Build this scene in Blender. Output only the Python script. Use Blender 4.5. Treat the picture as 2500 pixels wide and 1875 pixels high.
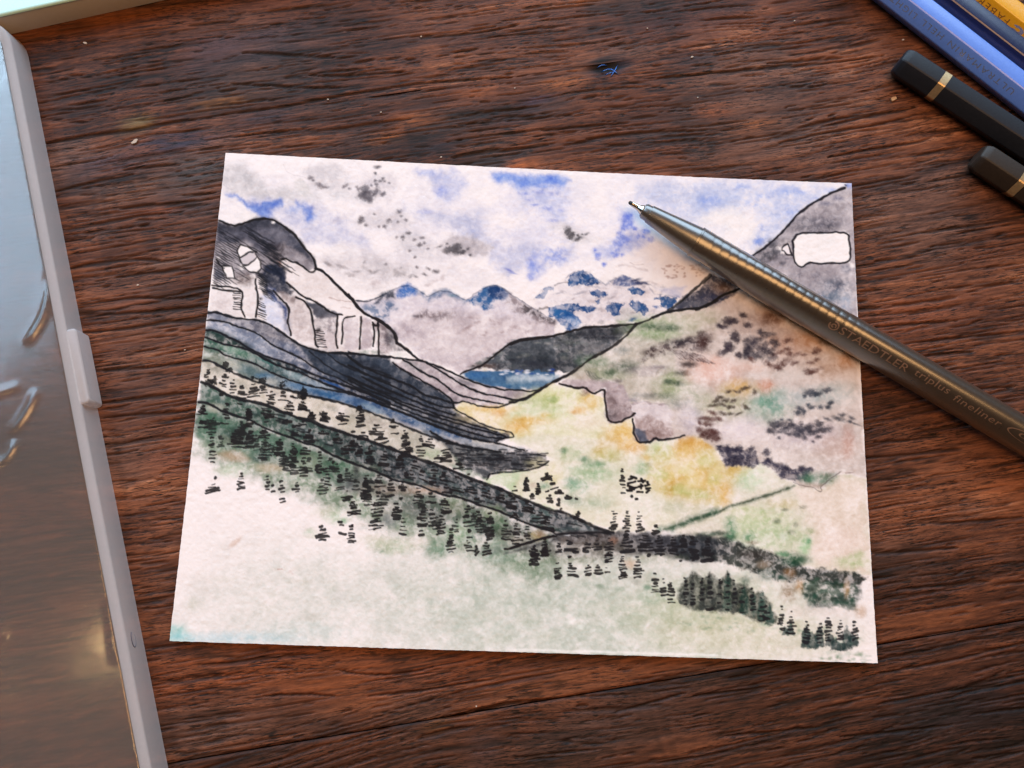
import bpy, bmesh, math, random
import numpy as np
from mathutils import Vector, Matrix

for o in list(bpy.data.objects): bpy.data.objects.remove(o, do_unlink=True)
SC = bpy.context.scene
COL = SC.collection
# ---------------------------------------------------------------- camera (hand-held phone about 17 cm above the card)
RC = np.array([[0.998621381, 0.034539145, 0.03952702], [0.04172195, -0.979230172, -0.198412575], [0.03185305, 0.199788184, -0.979321227]])
TC = np.array([0.00507752, 0.002518796, 0.173064268])
FPX = 1950.0
CAMPOS = -RC.T @ TC
cam = bpy.data.cameras.new('camera'); cam_o = bpy.data.objects.new('camera', cam); COL.objects.link(cam_o)
cam.sensor_fit = 'HORIZONTAL'; cam.sensor_width = 36.0; cam.lens = FPX / 2500.0 * 36.0
cam.clip_start = 0.005; cam.clip_end = 20.0
m = Matrix.Identity(4)
for i in range(3):
    m[i][0] = RC[0][i]; m[i][1] = -RC[1][i]; m[i][2] = -RC[2][i]; m[i][3] = CAMPOS[i]
cam_o.matrix_world = m
SC.camera = cam_o
SC.cycles.use_denoising = True
SC.cycles.max_bounces = 10
SC.cycles.transparent_max_bounces = 12
SC.view_settings.view_transform = 'Standard'; SC.view_settings.look = 'None'
SC.view_settings.gamma = 1.0; SC.view_settings.use_curve_mapping = False
SC.view_settings.exposure = 0.0
# ---------------------------------------------------------------- light: daylight window beyond the table, warm lamps of the room
w = bpy.data.worlds.new('World'); SC.world = w; w.use_nodes = True
w.node_tree.nodes['Background'].inputs[0].default_value = (1.0, 0.80, 0.66, 1); w.node_tree.nodes['Background'].inputs[1].default_value = 0.04
def aim(o, p): o.rotation_euler = (Vector(p) - o.location).to_track_quat('-Z', 'Y').to_euler()
def area(name, loc, target, sx, sy, power, col):
    l = bpy.data.lights.new(name, 'AREA'); l.shape = 'RECTANGLE'; l.size = sx; l.size_y = sy; l.energy = power; l.color = col
    o = bpy.data.objects.new(name, l); o.location = loc; COL.objects.link(o); aim(o, target); return o
def bulb(name, loc, r, power, col):
    l = bpy.data.lights.new(name, 'POINT'); l.shadow_soft_size = r; l.energy = power; l.color = col
    o = bpy.data.objects.new(name, l); o.location = loc; COL.objects.link(o); return o
area('window_light', (-0.05, 0.88, 0.54), (-0.02, 0.04, 0), 1.60, 0.70, 19.5, (0.60, 0.80, 1.0))
area('side_window_light', (-0.72, 0.50, 0.86), (-0.06, 0.03, 0), 0.60, 0.46, 5.4, (0.48, 0.74, 1.0))
area('ceiling_lamp_light', (0.06, -0.10, 0.88), (0.02, 0.0, 0), 0.50, 0.38, 4.7, (1.0, 0.54, 0.22))
bulb('warm_bulb_light', (-0.34, -0.13, 0.62), 0.014, 0.26, (1.0, 0.66, 0.30))
ZT = -0.0012                     # height of the table surface; the card's flat centre lies near z = 0
def at(px, py, z=ZT):
    """point at height z that lies on the given sight line (2500 x 1875 frame)"""
    d = RC.T @ np.array([(px - 1250) / FPX, (py - 937.5) / FPX, 1.0])
    return CAMPOS + d * ((z - CAMPOS[2]) / d[2])
def tag(o, label=None, cat=None, group=None, kind=None):
    if label: o['label'] = label
    if cat: o['category'] = cat
    if group: o['group'] = group
    if kind: o['kind'] = kind
    return o
def link(name, me, mat=None, parent=None):
    o = bpy.data.objects.new(name, me); COL.objects.link(o)
    if mat: me.materials.append(mat)
    if parent: o.parent = parent
    return o
def empty(name, loc=(0, 0, 0)):
    o = bpy.data.objects.new(name, None); COL.objects.link(o); o.location = loc; o.empty_display_size = 0.005; return o
def from_py(name, v, f, mat=None, parent=None, smooth=True):
    me = bpy.data.meshes.new(name); me.from_pydata([tuple(map(float, p)) for p in v], [], [tuple(map(int, q)) for q in f]); me.update()
    if smooth: me.polygons.foreach_set('use_smooth', [True] * len(me.polygons))
    o = link(name, me, mat, parent)
    return o
def sharp(o, ang=40):
    bm = bmesh.new(); bm.from_mesh(o.data)
    for e in bm.edges:
        if len(e.link_faces) == 2 and e.calc_face_angle(0) > math.radians(ang): e.smooth = False
    bm.to_mesh(o.data); bm.free(); return o
def grid_mesh(name, V, mat=None, parent=None, attrs=None, smooth=True):
    """V: (n, m, 3) vertices -> one quad sheet with optional point attributes"""
    n, m_, _ = V.shape
    me = bpy.data.meshes.new(name)
    me.vertices.add(n * m_); me.vertices.foreach_set('co', V.reshape(-1).astype(np.float32))
    i = np.arange(n * m_).reshape(n, m_)
    q = np.stack([i[:-1, :-1], i[:-1, 1:], i[1:, 1:], i[1:, :-1]], -1).reshape(-1, 4)
    k = len(q)
    me.loops.add(4 * k); me.loops.foreach_set('vertex_index', q.reshape(-1).astype(np.int32))
    me.polygons.add(k); me.polygons.foreach_set('loop_start', np.arange(0, 4 * k, 4, dtype=np.int32)); me.polygons.foreach_set('loop_total', np.full(k, 4, np.int32))
    me.update(); me.validate()
    if smooth: me.polygons.foreach_set('use_smooth', np.ones(k, bool))
    for nm, a in (attrs or {}).items():
        if a.ndim == 3:
            at_ = me.color_attributes.new(nm, 'FLOAT_COLOR', 'POINT'); c = np.ones((n * m_, 4), np.float32); c[:, :3] = a.reshape(-1, 3); at_.data.foreach_set('color', c.reshape(-1))
        else:
            at_ = me.attributes.new(nm, 'FLOAT', 'POINT'); at_.data.foreach_set('value', a.reshape(-1).astype(np.float32))
    return link(name, me, mat, parent)
def mat(name, col=(0.8, 0.8, 0.8), rough=0.5, **k):
    mt = bpy.data.materials.new(name); mt.use_nodes = True
    b = mt.node_tree.nodes['Principled BSDF']
    b.inputs['Base Color'].default_value = (*col, 1); b.inputs['Roughness'].default_value = rough
    for q, v in k.items(): b.inputs[q.replace('_', ' ')].default_value = v
    return mt
def nd(mt, t, **k):
    n = mt.node_tree.nodes.new(t)
    for q, v in k.items():
        if q.startswith('i_'): n.inputs[q[2:].replace('_', ' ')].default_value = v
        else: setattr(n, q, v)
    return n
def speckle(mt, amount=0.12, scale=900.0, bump=0.15, dist=0.0002, lo=None):
    """wear and fine grain on an otherwise plain material"""
    nt = mt.node_tree; b = nt.nodes['Principled BSDF']; L = nt.links.new
    tc = nd(mt, 'ShaderNodeTexCoord'); nz = nd(mt, 'ShaderNodeTexNoise'); nz.inputs['Scale'].default_value = scale; nz.inputs['Detail'].default_value = 5
    L(tc.outputs['Object'], nz.inputs['Vector'])
    c = b.inputs['Base Color'].default_value[:]
    mx = nd(mt, 'ShaderNodeMix', data_type='RGBA'); mx.inputs['A'].default_value = tuple(x * (1 - amount) for x in c[:3]) + (1,); mx.inputs['B'].default_value = tuple(min(1, x * (1 + amount)) for x in c[:3]) + (1,)
    L(nz.outputs['Fac'], mx.inputs['Factor']); L(mx.outputs['Result'], b.inputs['Base Color'])
    r0 = b.inputs['Roughness'].default_value
    mr = nd(mt, 'ShaderNodeMapRange'); mr.inputs['To Min'].default_value = max(0.03, r0 * 0.75); mr.inputs['To Max'].default_value = min(1, r0 * 1.3)
    L(nz.outputs['Fac'], mr.inputs['Value']); L(mr.outputs['Result'], b.inputs['Roughness'])
    if bump:
        bp = nd(mt, 'ShaderNodeBump'); bp.inputs['Strength'].default_value = bump; bp.inputs['Distance'].default_value = dist
        L(nz.outputs['Fac'], bp.inputs['Height']); L(bp.outputs['Normal'], b.inputs['Normal'])
    return mt
def tube(rings, close=True, cap0=True, cap1=True):
    """list of rings (each n x 3) -> verts, faces"""
    n = len(rings[0]); v = np.vstack(rings); f = []
    for i in range(len(rings) - 1):
        for j in range(n): f.append((i * n + j, i * n + (j + 1) % n, (i + 1) * n + (j + 1) % n, (i + 1) * n + j))
    if cap0: f.append(tuple(reversed(range(n))))
    if cap1: f.append(tuple(range((len(rings) - 1) * n, len(rings) * n)))
    return v, f
def text_mesh(s, spacing=1.0, cuts=0):
    """glyph outlines as flat triangles, returned as verts (n x 2) and faces, lower left at 0"""
    c = bpy.data.curves.new('glyphs', 'FONT'); c.body = s; c.size = 1.0; c.space_character = spacing; c.resolution_u = 3
    o = bpy.data.objects.new('glyphs', c); COL.objects.link(o)
    dg = bpy.context.evaluated_depsgraph_get(); dg.update()
    me = bpy.data.meshes.new_from_object(o.evaluated_get(dg))
    bm = bmesh.new(); bm.from_mesh(me); bmesh.ops.triangulate(bm, faces=bm.faces[:])
    if cuts: bmesh.ops.subdivide_edges(bm, edges=bm.edges[:], cuts=cuts, use_grid_fill=True); bmesh.ops.triangulate(bm, faces=bm.faces[:])
    v = np.array([q.co[:2] for q in bm.verts]); bm.verts.index_update(); f = [tuple(q.index for q in t.verts) for t in bm.faces]
    bm.free(); bpy.data.objects.remove(o); bpy.data.curves.remove(c); bpy.data.meshes.remove(me)
    v = v - v.min(0)
    return v, f
# ---------------------------------------------------------------- pigment field (numpy, evaluated per paper vertex)
_rt = np.random.RandomState(7).rand(64, 256, 256).astype(np.float32)
def vnoise(x, y, scale, seed=0):
    t = _rt[seed % 64]
    x = x / scale + seed * 17.31; y = y / scale + seed * 9.77
    xf = np.floor(x); yf = np.floor(y)
    fx = x - xf; fy = y - yf
    xi = xf.astype(np.int64) & 255; yi = yf.astype(np.int64) & 255
    x1 = (xi + 1) & 255; y1 = (yi + 1) & 255
    fx = fx * fx * (3 - 2 * fx); fy = fy * fy * (3 - 2 * fy)
    a = t[yi, xi] * (1 - fx) + t[yi, x1] * fx
    b = t[y1, xi] * (1 - fx) + t[y1, x1] * fx
    return a * (1 - fy) + b * fy
def fbm(x, y, scale, seed=0, oct=3, gain=0.5):
    s = 0; amp = 1; tot = 0
    for k in range(oct):
        s = s + amp * vnoise(x, y, scale / 2 ** k, seed + 11 * k); tot += amp; amp *= gain
    return s / tot
def sstep(a, b, x):
    t = np.clip((x - a) / (b - a), 0, 1); return t * t * (3 - 2 * t)
def lin(c):
    c = np.asarray(c, float) / 255.0
    return np.where(c <= 0.04045, c / 12.92, ((c + 0.055) / 1.055) ** 2.4)
TILE = dict(A1=(500, 350), A2=(900, 380), A3=(1300, 400), A4=(1700, 420), B1=(450, 650), B2=(850, 680), B3=(1250, 700),
            B4=(1650, 750), C1=(420, 950), C2=(850, 980), C3=(1250, 1000), C4=(1650, 1050), D1=(400, 1270),
            D2=(850, 1270), D3=(1250, 1270), D4=(1650, 1300))
ZS = 4.424
def P(tile, s):
    """sheet marks are noted per tile; gives them in one common sheet frame"""
    o = TILE[tile]
    return np.array([[o[0] + float(a) / ZS, o[1] + float(b) / ZS] for a, b in (q.split(',') for q in s.split())])
def smooth(p, n=2):
    for _ in range(n):
        q = 0.75 * p[:-1] + 0.25 * p[1:]; r = 0.25 * p[:-1] + 0.75 * p[1:]
        m = np.empty((2 * len(q), 2)); m[0::2] = q; m[1::2] = r
        p = np.vstack([p[:1], m, p[-1:]])
    return p
class Sheet:
    def __init__(s, PX, PY, base):
        s.X = PX.astype(np.float32); s.Y = PY.astype(np.float32)
        s.I = np.empty(PX.shape + (3,), np.float32); s.I[:] = lin(base)
        s.k = 0; s.sk = 1.0; s.wk = 1.0
        s.xr = s.X.mean(0); s.yr = s.Y.mean(1)
        s.sx = (s.X.max(0) - s.X.min(0)).max(); s.sy = (s.Y.max(1) - s.Y.min(1)).max()
        wx = s.X + 7 * (vnoise(s.X, s.Y, 13, 40) - 0.5) + 3 * (vnoise(s.X, s.Y, 5, 41) - 0.5); wy = s.Y + 7 * (vnoise(s.X, s.Y, 13, 42) - 0.5) + 3 * (vnoise(s.X, s.Y, 5, 43) - 0.5)
        c, q = 0.81, 0.59
        s.grain = fbm(wx * c + wy * q, wy * c - wx * q, 11, 3, 3, 0.7)
        s.grain = (s.grain - s.grain.mean()) / s.grain.std()
        s.cloud = fbm(wx * q + wy * c, wy * q - wx * c, 46, 9, 4, 0.62)
        s.cloud = (s.cloud - s.cloud.mean()) / s.cloud.std()
    def win(s, x0, y0, x1, y1):
        xmin = s.X.min(0); xmax = s.X.max(0); ymin = s.Y.min(1); ymax = s.Y.max(1)
        c = np.where((xmax >= x0) & (xmin <= x1))[0]; r = np.where((ymax >= y0) & (ymin <= y1))[0]
        if len(c) == 0 or len(r) == 0: return None
        return slice(r[0], r[-1] + 1), slice(c[0], c[-1] + 1)
    def put(s, w, a, col, mul=False):
        a = a[..., None]
        if mul: s.I[w] *= 1 - a * (1 - col)
        else: s.I[w] += a * (col - s.I[w])
    def _al(s, w, x, y, d, a, soft, gran, edge):
        al = np.clip(0.5 + d / (2 * soft), 0, 1); al = al * al * (3 - 2 * al)
        if edge: al = al * (1 + edge * np.exp(-(d / 5.0) ** 2))
        if gran:
            g = s.grain[w] + 0.9 * (fbm(x, y, 26, s.k + 5, 2) - 0.5) * 2
            al = al * ((1 - gran) + gran * sstep(-1.7, 1.2, g))
        return np.clip(al * a, 0, 1)
    def poly(s, p, col, a=1.0, soft=4, warp=10, ws=28, gran=0.0, edge=0.0, mul=False, col2=None, ax=None):
        s.k += 1; p = np.asarray(p, float); soft = soft * s.sk; warp = warp * s.wk; m = soft * 2 + warp * 2
        w = s.win(p[:, 0].min() - m, p[:, 1].min() - m, p[:, 0].max() + m, p[:, 1].max() + m)
        if w is None: return
        x0 = s.X[w]; y0 = s.Y[w]
        x = x0 + warp * 2 * (fbm(x0, y0, ws, s.k, 4, 0.62) - 0.5); y = y0 + warp * 2 * (fbm(x0, y0, ws, s.k + 31, 4, 0.62) - 0.5)
        dmin = np.full(x.shape, 1e9, np.float32); ins = np.zeros(x.shape, bool)
        q = np.roll(p, -1, 0)
        for (ax_, ay), (bx, by) in zip(p, q):
            ex = bx - ax_; ey = by - ay; L = ex * ex + ey * ey + 1e-9
            t = np.clip(((x - ax_) * ex + (y - ay) * ey) / L, 0, 1)
            dd = (x - ax_ - t * ex) ** 2 + (y - ay - t * ey) ** 2
            np.minimum(dmin, dd, out=dmin)
            if by != ay:
                ins ^= ((ay > y) != (by > y)) & (x < ex * (y - ay) / (by - ay) + ax_)
        d = np.sqrt(dmin); d = np.where(ins, d, -d)
        c = lin(col)
        if col2 is not None:
            (u0, v0), (u1, v1) = ax; L = (u1 - u0) ** 2 + (v1 - v0) ** 2
            t = ((x - u0) * (u1 - u0) + (y - v0) * (v1 - v0)) / L
            t = sstep(0, 1, t)[..., None]; c = c * (1 - t) + lin(col2) * t
        s.put(w, s._al(w, x0, y0, d, a, soft, gran, edge), c, mul)
    def blob(s, x, y, rx, ry, col, a=1.0, soft=None, rot=0, warp=None, gran=0.0, mul=False):
        s.k += 1; r = max(rx, ry); soft = min(rx, ry) * 0.8 if soft is None else soft
        warp = min(rx, ry) * 0.45 if warp is None else warp
        m = r + soft * 2 + warp * 2
        w = s.win(x - m, y - m, x + m, y + m)
        if w is None: return
        x0 = s.X[w]; y0 = s.Y[w]; ws = max(6, 0.8 * min(rx, ry))
        xx = x0 - x + warp * 2 * (fbm(x0, y0, ws, s.k, 3, 0.6) - 0.5); yy = y0 - y + warp * 2 * (fbm(x0, y0, ws, s.k + 31, 3, 0.6) - 0.5)
        cr, sr = math.cos(math.radians(rot)), math.sin(math.radians(rot))
        u = (xx * cr + yy * sr) / rx; v = (-xx * sr + yy * cr) / ry
        d = (1 - np.sqrt(u * u + v * v)) * min(rx, ry)
        s.put(w, s._al(w, x0, y0, d, a, soft, gran, 0), lin(col), mul)
    def line(s, p, wd, col=(24, 20, 22), a=0.95, warp=1.6, soft=1.3, sm=2, var=0.35, gran=0.0, taper=0):
        s.k += 1; p = np.asarray(p, float)
        if sm: p = smooth(p, sm)
        m = wd + warp * 2 + soft * 2
        w = s.win(p[:, 0].min() - m, p[:, 1].min() - m, p[:, 0].max() + m, p[:, 1].max() + m)
        if w is None: return
        X = s.X[w]; Y = s.Y[w]
        x = X + warp * 2 * (vnoise(X, Y, 9, s.k) - 0.5); y = Y + warp * 2 * (vnoise(X, Y, 9, s.k + 31) - 0.5)
        dm = np.full(x.shape, 1e9, np.float32); n = len(p) - 1
        xm0, xm1, ym0, ym1 = X.min(0), X.max(0), Y.min(1), Y.max(1)
        for i in range(n):
            (ax_, ay), (bx, by) = p[i], p[i + 1]
            c = np.where((xm1 >= min(ax_, bx) - m) & (xm0 <= max(ax_, bx) + m))[0]
            r = np.where((ym1 >= min(ay, by) - m) & (ym0 <= max(ay, by) + m))[0]
            if len(c) == 0 or len(r) == 0: continue
            sl = (slice(r[0], r[-1] + 1), slice(c[0], c[-1] + 1))
            ex = bx - ax_; ey = by - ay; L = ex * ex + ey * ey + 1e-9
            t = np.clip(((x[sl] - ax_) * ex + (y[sl] - ay) * ey) / L, 0, 1)
            dd = np.sqrt((x[sl] - ax_ - t * ex) ** 2 + (y[sl] - ay - t * ey) ** 2)
            if taper:
                f = (i + t) / n; dd = dd + wd * 0.5 * taper * np.abs(2 * f - 1) ** 2
            dm[sl] = np.minimum(dm[sl], dd)
        h = wd * 0.5 * (1 + var * 2 * (vnoise(X, Y, 16, s.k + 7) - 0.5))
        al = np.clip(0.5 + (h - dm) / (2 * soft), 0, 1) * a
        if gran: al = al * ((1 - gran) + gran * sstep(-1.5, 0.6, s.grain[w]))
        s.put(w, al, lin(col))
INK = (26, 21, 23)
def paint(S):
    rnd = random.Random(11)
    def pl(t, s, col, a=1.0, **k): S.poly(P(t, s), col, a, **k)
    def bl(t, x, y, rx, ry, col, a=1.0, **k):
        o = TILE[t]; S.blob(o[0] + x / ZS, o[1] + y / ZS, rx / ZS, ry / ZS, col, a, **k)
    late = []
    def ln(t, s, w=22, col=INK, a=0.95, **k):
        w *= 0.9; S.line(P(t, s), w / ZS, col, a, **k)
        if sum(col) < 96 and col != (22, 22, 30): late.append((P(t, s), w / ZS, col, a, k))
    def spots(t, L, col, a=0.9, **k):
        for q in L.split():
            v = [float(z) for z in q.split(',')]
            rx = v[2]; ry = v[3] if len(v) > 3 else rx * 0.85
            bl(t, v[0], v[1], rx * 1.15, ry * 1.15, col, a, rot=rnd.uniform(-30, 30), warp=min(rx, ry) * 0.8 / ZS, soft=2.0 + 0.42 * min(rx, ry) / ZS, **k)
    def dash(t, x, y, w, th, tilt, col=INK, a=0.96):
        o = TILE[t]; c, s_ = math.cos(math.radians(tilt)), math.sin(math.radians(tilt))
        x += rnd.uniform(-5, 5); y += rnd.uniform(-3, 3)
        p = np.array([[x - c * w / 2, y - s_ * w / 2], [x + rnd.uniform(-8, 8), y + rnd.uniform(-4, 4)], [x + c * w / 2, y + s_ * w / 2]])
        late.append((np.array(o) + p / ZS, th / ZS, col, a, dict(warp=1.3, soft=0.9, sm=1, var=0.5)))
    def stack(t, L, col=INK, a=0.96, th=24):
        """little fineliner trees: piles of short horizontal dashes  x,y0,y1,width,count[,tilt]"""
        for q in L.split():
            v = [float(z) for z in q.split(',')]
            x, y0, y1, w, n = v[:5]; n = min(n, max(2, round((y1 - y0) / 29) + 1)) if n > 1 else 1; tl = v[5] if len(v) > 5 else rnd.uniform(-9, 6); n = int(n)
            dr = rnd.uniform(-12, 12)
            for i in range(n):
                f = i / max(1, n - 1); ww = w * (0.36 + 0.66 * min(1, f * 1.5)) * rnd.uniform(0.5, 1.15) - th * 0.5
                if 0 < i < n - 1 and rnd.random() < 0.08: continue
                dash(t, x + dr * (f - 0.5) + rnd.uniform(-9, 9), y0 + (y1 - y0) * f + rnd.uniform(-6, 6), max(8, ww), th * rnd.uniform(0.6, 1.4), tl + rnd.uniform(-6, 6), col, a)
    # ---------------- washes of the bare foreground
    bl('D3', 1300, 1000, 1600, 560, (186, 193, 178), 0.9, warp=30)
    bl('D2', 1500, 900, 1500, 560, (200, 203, 192), 0.85, warp=30)
    bl('D1', 1300, 900, 900, 600, (218, 216, 209), 0.7, warp=30)
    bl('D4', 500, 900, 900, 330, (200, 200, 172), 0.7, warp=25)
    bl('D4', 900, 1150, 900, 200, (208, 203, 180), 0.7, warp=20)
    for k in range(60):
        bl('D2', rnd.uniform(-1900, 5600), rnd.uniform(450, 1350), rnd.uniform(40, 160), rnd.uniform(25, 80),
           rnd.choice([(205, 198, 188), (232, 224, 222), (214, 208, 192), (196, 198, 180)]), rnd.uniform(0.1, 0.35))
    bl('D1', 100, 1250, 190, 110, (150, 205, 200), 0.75); bl('D1', 160, 1265, 60, 35, (120, 195, 195), 0.6)
    bl('D1', 700, 1270, 700, 60, (190, 215, 222), 0.55); bl('D1', 1500, 1200, 500, 90, (205, 214, 210), 0.45)
    bl('D1', 770, 240, 75, 24, (205, 172, 152), 0.6, rot=-38); ln('D1', '1230,535 1275,533', 12, (190, 140, 125), 0.7)
    spots('D1', '1365,555,10 1390,575,9', (185, 150, 140), 0.6)
    for x in range(0, 2200, 90):
        bl('D3', x, 1395 + x * 0.028 + rnd.uniform(-6, 6), 60, 14, (238, 234, 230), 0.7)
    # ---------------- sky
    S.sk = 2.3; S.wk = 1.5
    for q in [('A1', 900, 600, 900, 330, (222, 214, 220)), ('A2', 900, 700, 900, 420, (224, 217, 225)), ('A2', 1900, 700, 700, 420, (218, 214, 228)), ('A3', 1500, 500, 900, 420, (216, 214, 230)), ('A2', 500, 1150, 900, 260, (222, 213, 216)), ('A4', 700, 350, 800, 300, (208, 210, 230))]:
        bl(*q, 0.55, warp=40)
    for q in [('A1', 420, 720, 120, 60), ('A1', 1500, 700, 150, 60), ('A2', 1250, 400, 190, 120), ('A2', 1500, 700, 220, 80), ('A2', 1150, 1170, 260, 70), ('A2', 250, 940, 160, 60), ('A3', 700, 450, 220, 160), ('A3', 350, 900, 160, 50), ('A3', 1600, 900, 230, 90), ('A1', 1300, 1160, 240, 70), ('A2', 1700, 1130, 150, 60), ('A1', 700, 260, 160, 60)]:
        bl(*q, (243, 233, 231), 0.8, warp=20)
    pl('A1', '200,220 400,220 560,340 640,460 980,500 960,600 700,620 400,560 280,500 180,440', (207, 200, 201), 0.85, soft=6, edge=0.15)
    pl('A1', '960,430 1060,370 1130,440 1180,530 1080,585 1000,540', (209, 203, 201), 0.85, soft=3, edge=0.15)
    pl('A1', '1050,300 1250,210 1420,230 1540,330 1570,440 1550,550 1420,585 1200,480 1130,420', (211, 203, 205), 0.8, soft=6)
    pl('A1', '1640,540 1680,380 1850,330 2000,340 2080,460 1990,600 1800,660 1700,600', (200, 191, 196), 0.75, soft=8)
    pl('A1', '1650,820 1800,740 2000,740 2130,690 2250,830 2200,900 1900,910 1740,890', (206, 197, 200), 0.75, soft=6)
    bl('A1', 1300, 560, 340, 60, (224, 217, 217), 0.6); bl('A1', 500, 800, 200, 60, (240, 231, 228), 0.6)
    ln('A1', '850,220 880,300 960,340 1040,350 1120,385', 7, (186, 176, 178), 0.5)
    ln('A1', '190,440 260,490 300,500', 6, (180, 172, 180), 0.4)
    spots('A1', '1140,370,28,20 1170,400,14 1250,455,42,20 1310,470,22,12 1500,465,20 1535,445,14 1560,485,14 1640,465,16 1660,490,16 1235,430,14', (92, 80, 88), 0.8)
    spots('A1', '1730,490,42,36 1745,565,78,50 1700,548,50,24 1775,600,44,28 1800,450,12 1840,400,16 1850,440,18 1890,400,14 1925,375,16 1942,402,14 1855,500,34,26 1830,545,18 1920,540,28,22 1865,250,30,14 1840,320,14 1990,420,12 1770,520,20', (58, 52, 66), 0.85)
    spots('A1', '1690,800,24 1740,880,16,12 1830,760,14,8 1940,890,18 1985,830,24 2085,840,14 2120,780,14 2100,730,24 2175,820,16 1880,890,12 1680,840,30,20', (75, 65, 74), 0.8)
    pl('A1', '215,535 370,575 480,620 590,645 680,622 810,615 822,680 745,740 705,800 745,818 620,795 520,712 440,640', (112, 140, 205), 0.95, soft=4, edge=0.2)
    pl('A1', '470,650 600,650 700,630 790,640 720,730 690,790 610,770', (80, 116, 196), 0.75, soft=8)
    pl('A1', '720,730 850,670 1000,655 1250,690 1450,790 1620,950 1760,1050 1760,1120 1500,1060 1100,1090 1000,960 860,860 745,810', (203, 200, 217), 0.85, soft=8, warp=10)
    pl('A1', '985,640 1100,645 1150,700 1195,770 1130,845 1090,825 1080,740 1040,700', (100, 134, 206), 0.9, soft=5)
    bl('A1', 960, 710, 60, 35, (150, 168, 215), 0.6); bl('A1', 1130, 700, 40, 30, (78, 112, 195), 0.7); bl('A1', 1420, 840, 60, 40, (196, 190, 205), 0.7)
    pl('A1', '1250,1260 1600,1230 1850,1240 2212,1320 2212,1440 1850,1420 1600,1450 1400,1400', (206, 196, 198), 0.75, soft=9, warp=12)
    bl('A1', 1780, 1540, 160, 70, (212, 202, 202), 0.7)
    spots('A1', '1330,1300,40,14 1480,1330,50,14 1560,1415,40,16 1650,1380,40,12 1720,1280,12 1730,1340,26,14 1950,1300,12 1800,1385,30,12 2080,1400,36,20 2145,1400,20 2050,1360,14', (110, 96, 100), 0.6)
    pl('A2', '520,140 940,165 1060,230 1000,400 900,500 760,480 740,420 680,330 640,230', (194, 195, 220), 0.85, soft=7, warp=12)
    bl('A2', 780, 370, 60, 50, (146, 158, 214), 0.75); bl('A2', 640, 180, 90, 30, (178, 184, 220), 0.6)
    pl('A2', '380,520 560,560 860,600 1200,650 1260,800 1310,940 1100,900 860,780 640,670 400,590', (202, 200, 217), 0.9, soft=7, warp=10)
    bl('A2', 600, 600, 90, 22, (160, 165, 212), 0.5)
    pl('A2', '1560,330 1900,320 2180,330 2180,700 2050,725 1880,640 1700,450 1560,380', (198, 199, 223), 0.85, soft=8, warp=14)
    pl('A2', '1325,175 1560,180 2070,208 2200,260 2100,320 1900,335 1650,335 1520,320 1400,270', (128, 156, 219), 0.95, soft=5, warp=10)
    bl('A2', 1980, 250, 100, 40, (98, 134, 214), 0.75); bl('A2', 1440, 215, 110, 40, (112, 146, 218), 0.7)
    for q in [(1750, 460, 50, 16), (1980, 690, 80, 18), (1680, 400, 50, 16), (1930, 560, 60, 25), (1800, 520, 40, 12), (2080, 580, 50, 20), (1850, 380, 60, 20), (2000, 400, 60, 22)]:
        bl('A2', *q, (138, 150, 212), 0.55, gran=0.4)
    pl('A2', '1310,930 1430,930 1480,1000 1650,960 1900,985 2212,970 2212,1130 2000,1140 1800,1335 1730,1335 1700,1200 1500,1285 1450,1230 1300,1150', (204, 202, 220), 0.85, soft=7, warp=12)
    bl('A2', 1980, 1060, 120, 70, (150, 163, 219), 0.75, gran=0.4); bl('A2', 1780, 1190, 60, 110, (122, 142, 214), 0.75, gran=0.3); bl('A2', 1755, 1300, 40, 30, (110, 132, 214), 0.7)
    bl('A2', 1520, 1230, 50, 12, (120, 130, 200), 0.6, rot=25); bl('A2', 1560, 1260, 50, 8, (150, 155, 205), 0.6, rot=10)
    pl('A2', '280,800 420,790 600,860 760,960 740,1100 560,1110 420,1040 300,930', (211, 203, 206), 0.8, soft=9)
    pl('A2', '740,960 900,840 1050,850 1320,970 1335,1020 1290,1060 1100,1065 960,1045 800,1022 700,1000', (193, 183, 186), 0.9, soft=4, edge=0.2)
    spots('A2', '900,995,78,30 940,1010,50,26 980,1040,46,18 850,945,14 960,950,30,14 1070,1000,18,12 1100,1062,14 1020,1032,24 770,970,24,10 990,985,14', (48, 42, 54), 0.9)
    spots('A2', '365,870,22 430,830,22,16 300,870,14 490,900,16 545,955,24 600,935,14 640,1000,12 440,1020,14 500,1090,14 580,880,24,14 370,905,10', (75, 64, 72), 0.8)
    spots('A2', '180,1170,13 310,1270,28,20 380,1265,22 345,1210,12 455,1290,26,15 505,1300,24,12 605,1275,20,10 520,1195,13 645,1215,24,12 725,1242,30,15 70,1250,40,12 20,1240,20,8', (70, 58, 66), 0.85)
    bl('A2', 330, 1250, 180, 60, (208, 199, 200), 0.7); bl('A2', 60, 1210, 160, 80, (214, 205, 206), 0.6)
    spots('A2', '700,1350,40,14 800,1310,20,28 640,1390,26,14 80,1370,50,30', (196, 180, 180), 0.6)
    # right half of the sky
    pl('A3', '1040,330 1200,260 1400,215 2212,190 2212,470 1850,560 1900,700 1640,640 1500,500 1300,450', (202, 204, 223), 0.8, soft=10, warp=14)
    pl('A3', '1300,620 1650,600 2000,700 2212,800 2212,500 1900,520 1600,600', (232, 226, 228), 0.7, soft=12)
    pl('A4', '0,110 400,120 1650,150 1200,380 960,620 800,770 620,880 540,800 700,560 560,340 300,360 0,470', (200, 204, 226), 0.85, soft=9, warp=16)
    pl('A4', '60,440 250,390 500,370 640,450 740,520 680,660 540,760 300,640 60,520', (238, 230, 228), 0.9, soft=10, warp=16)
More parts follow.
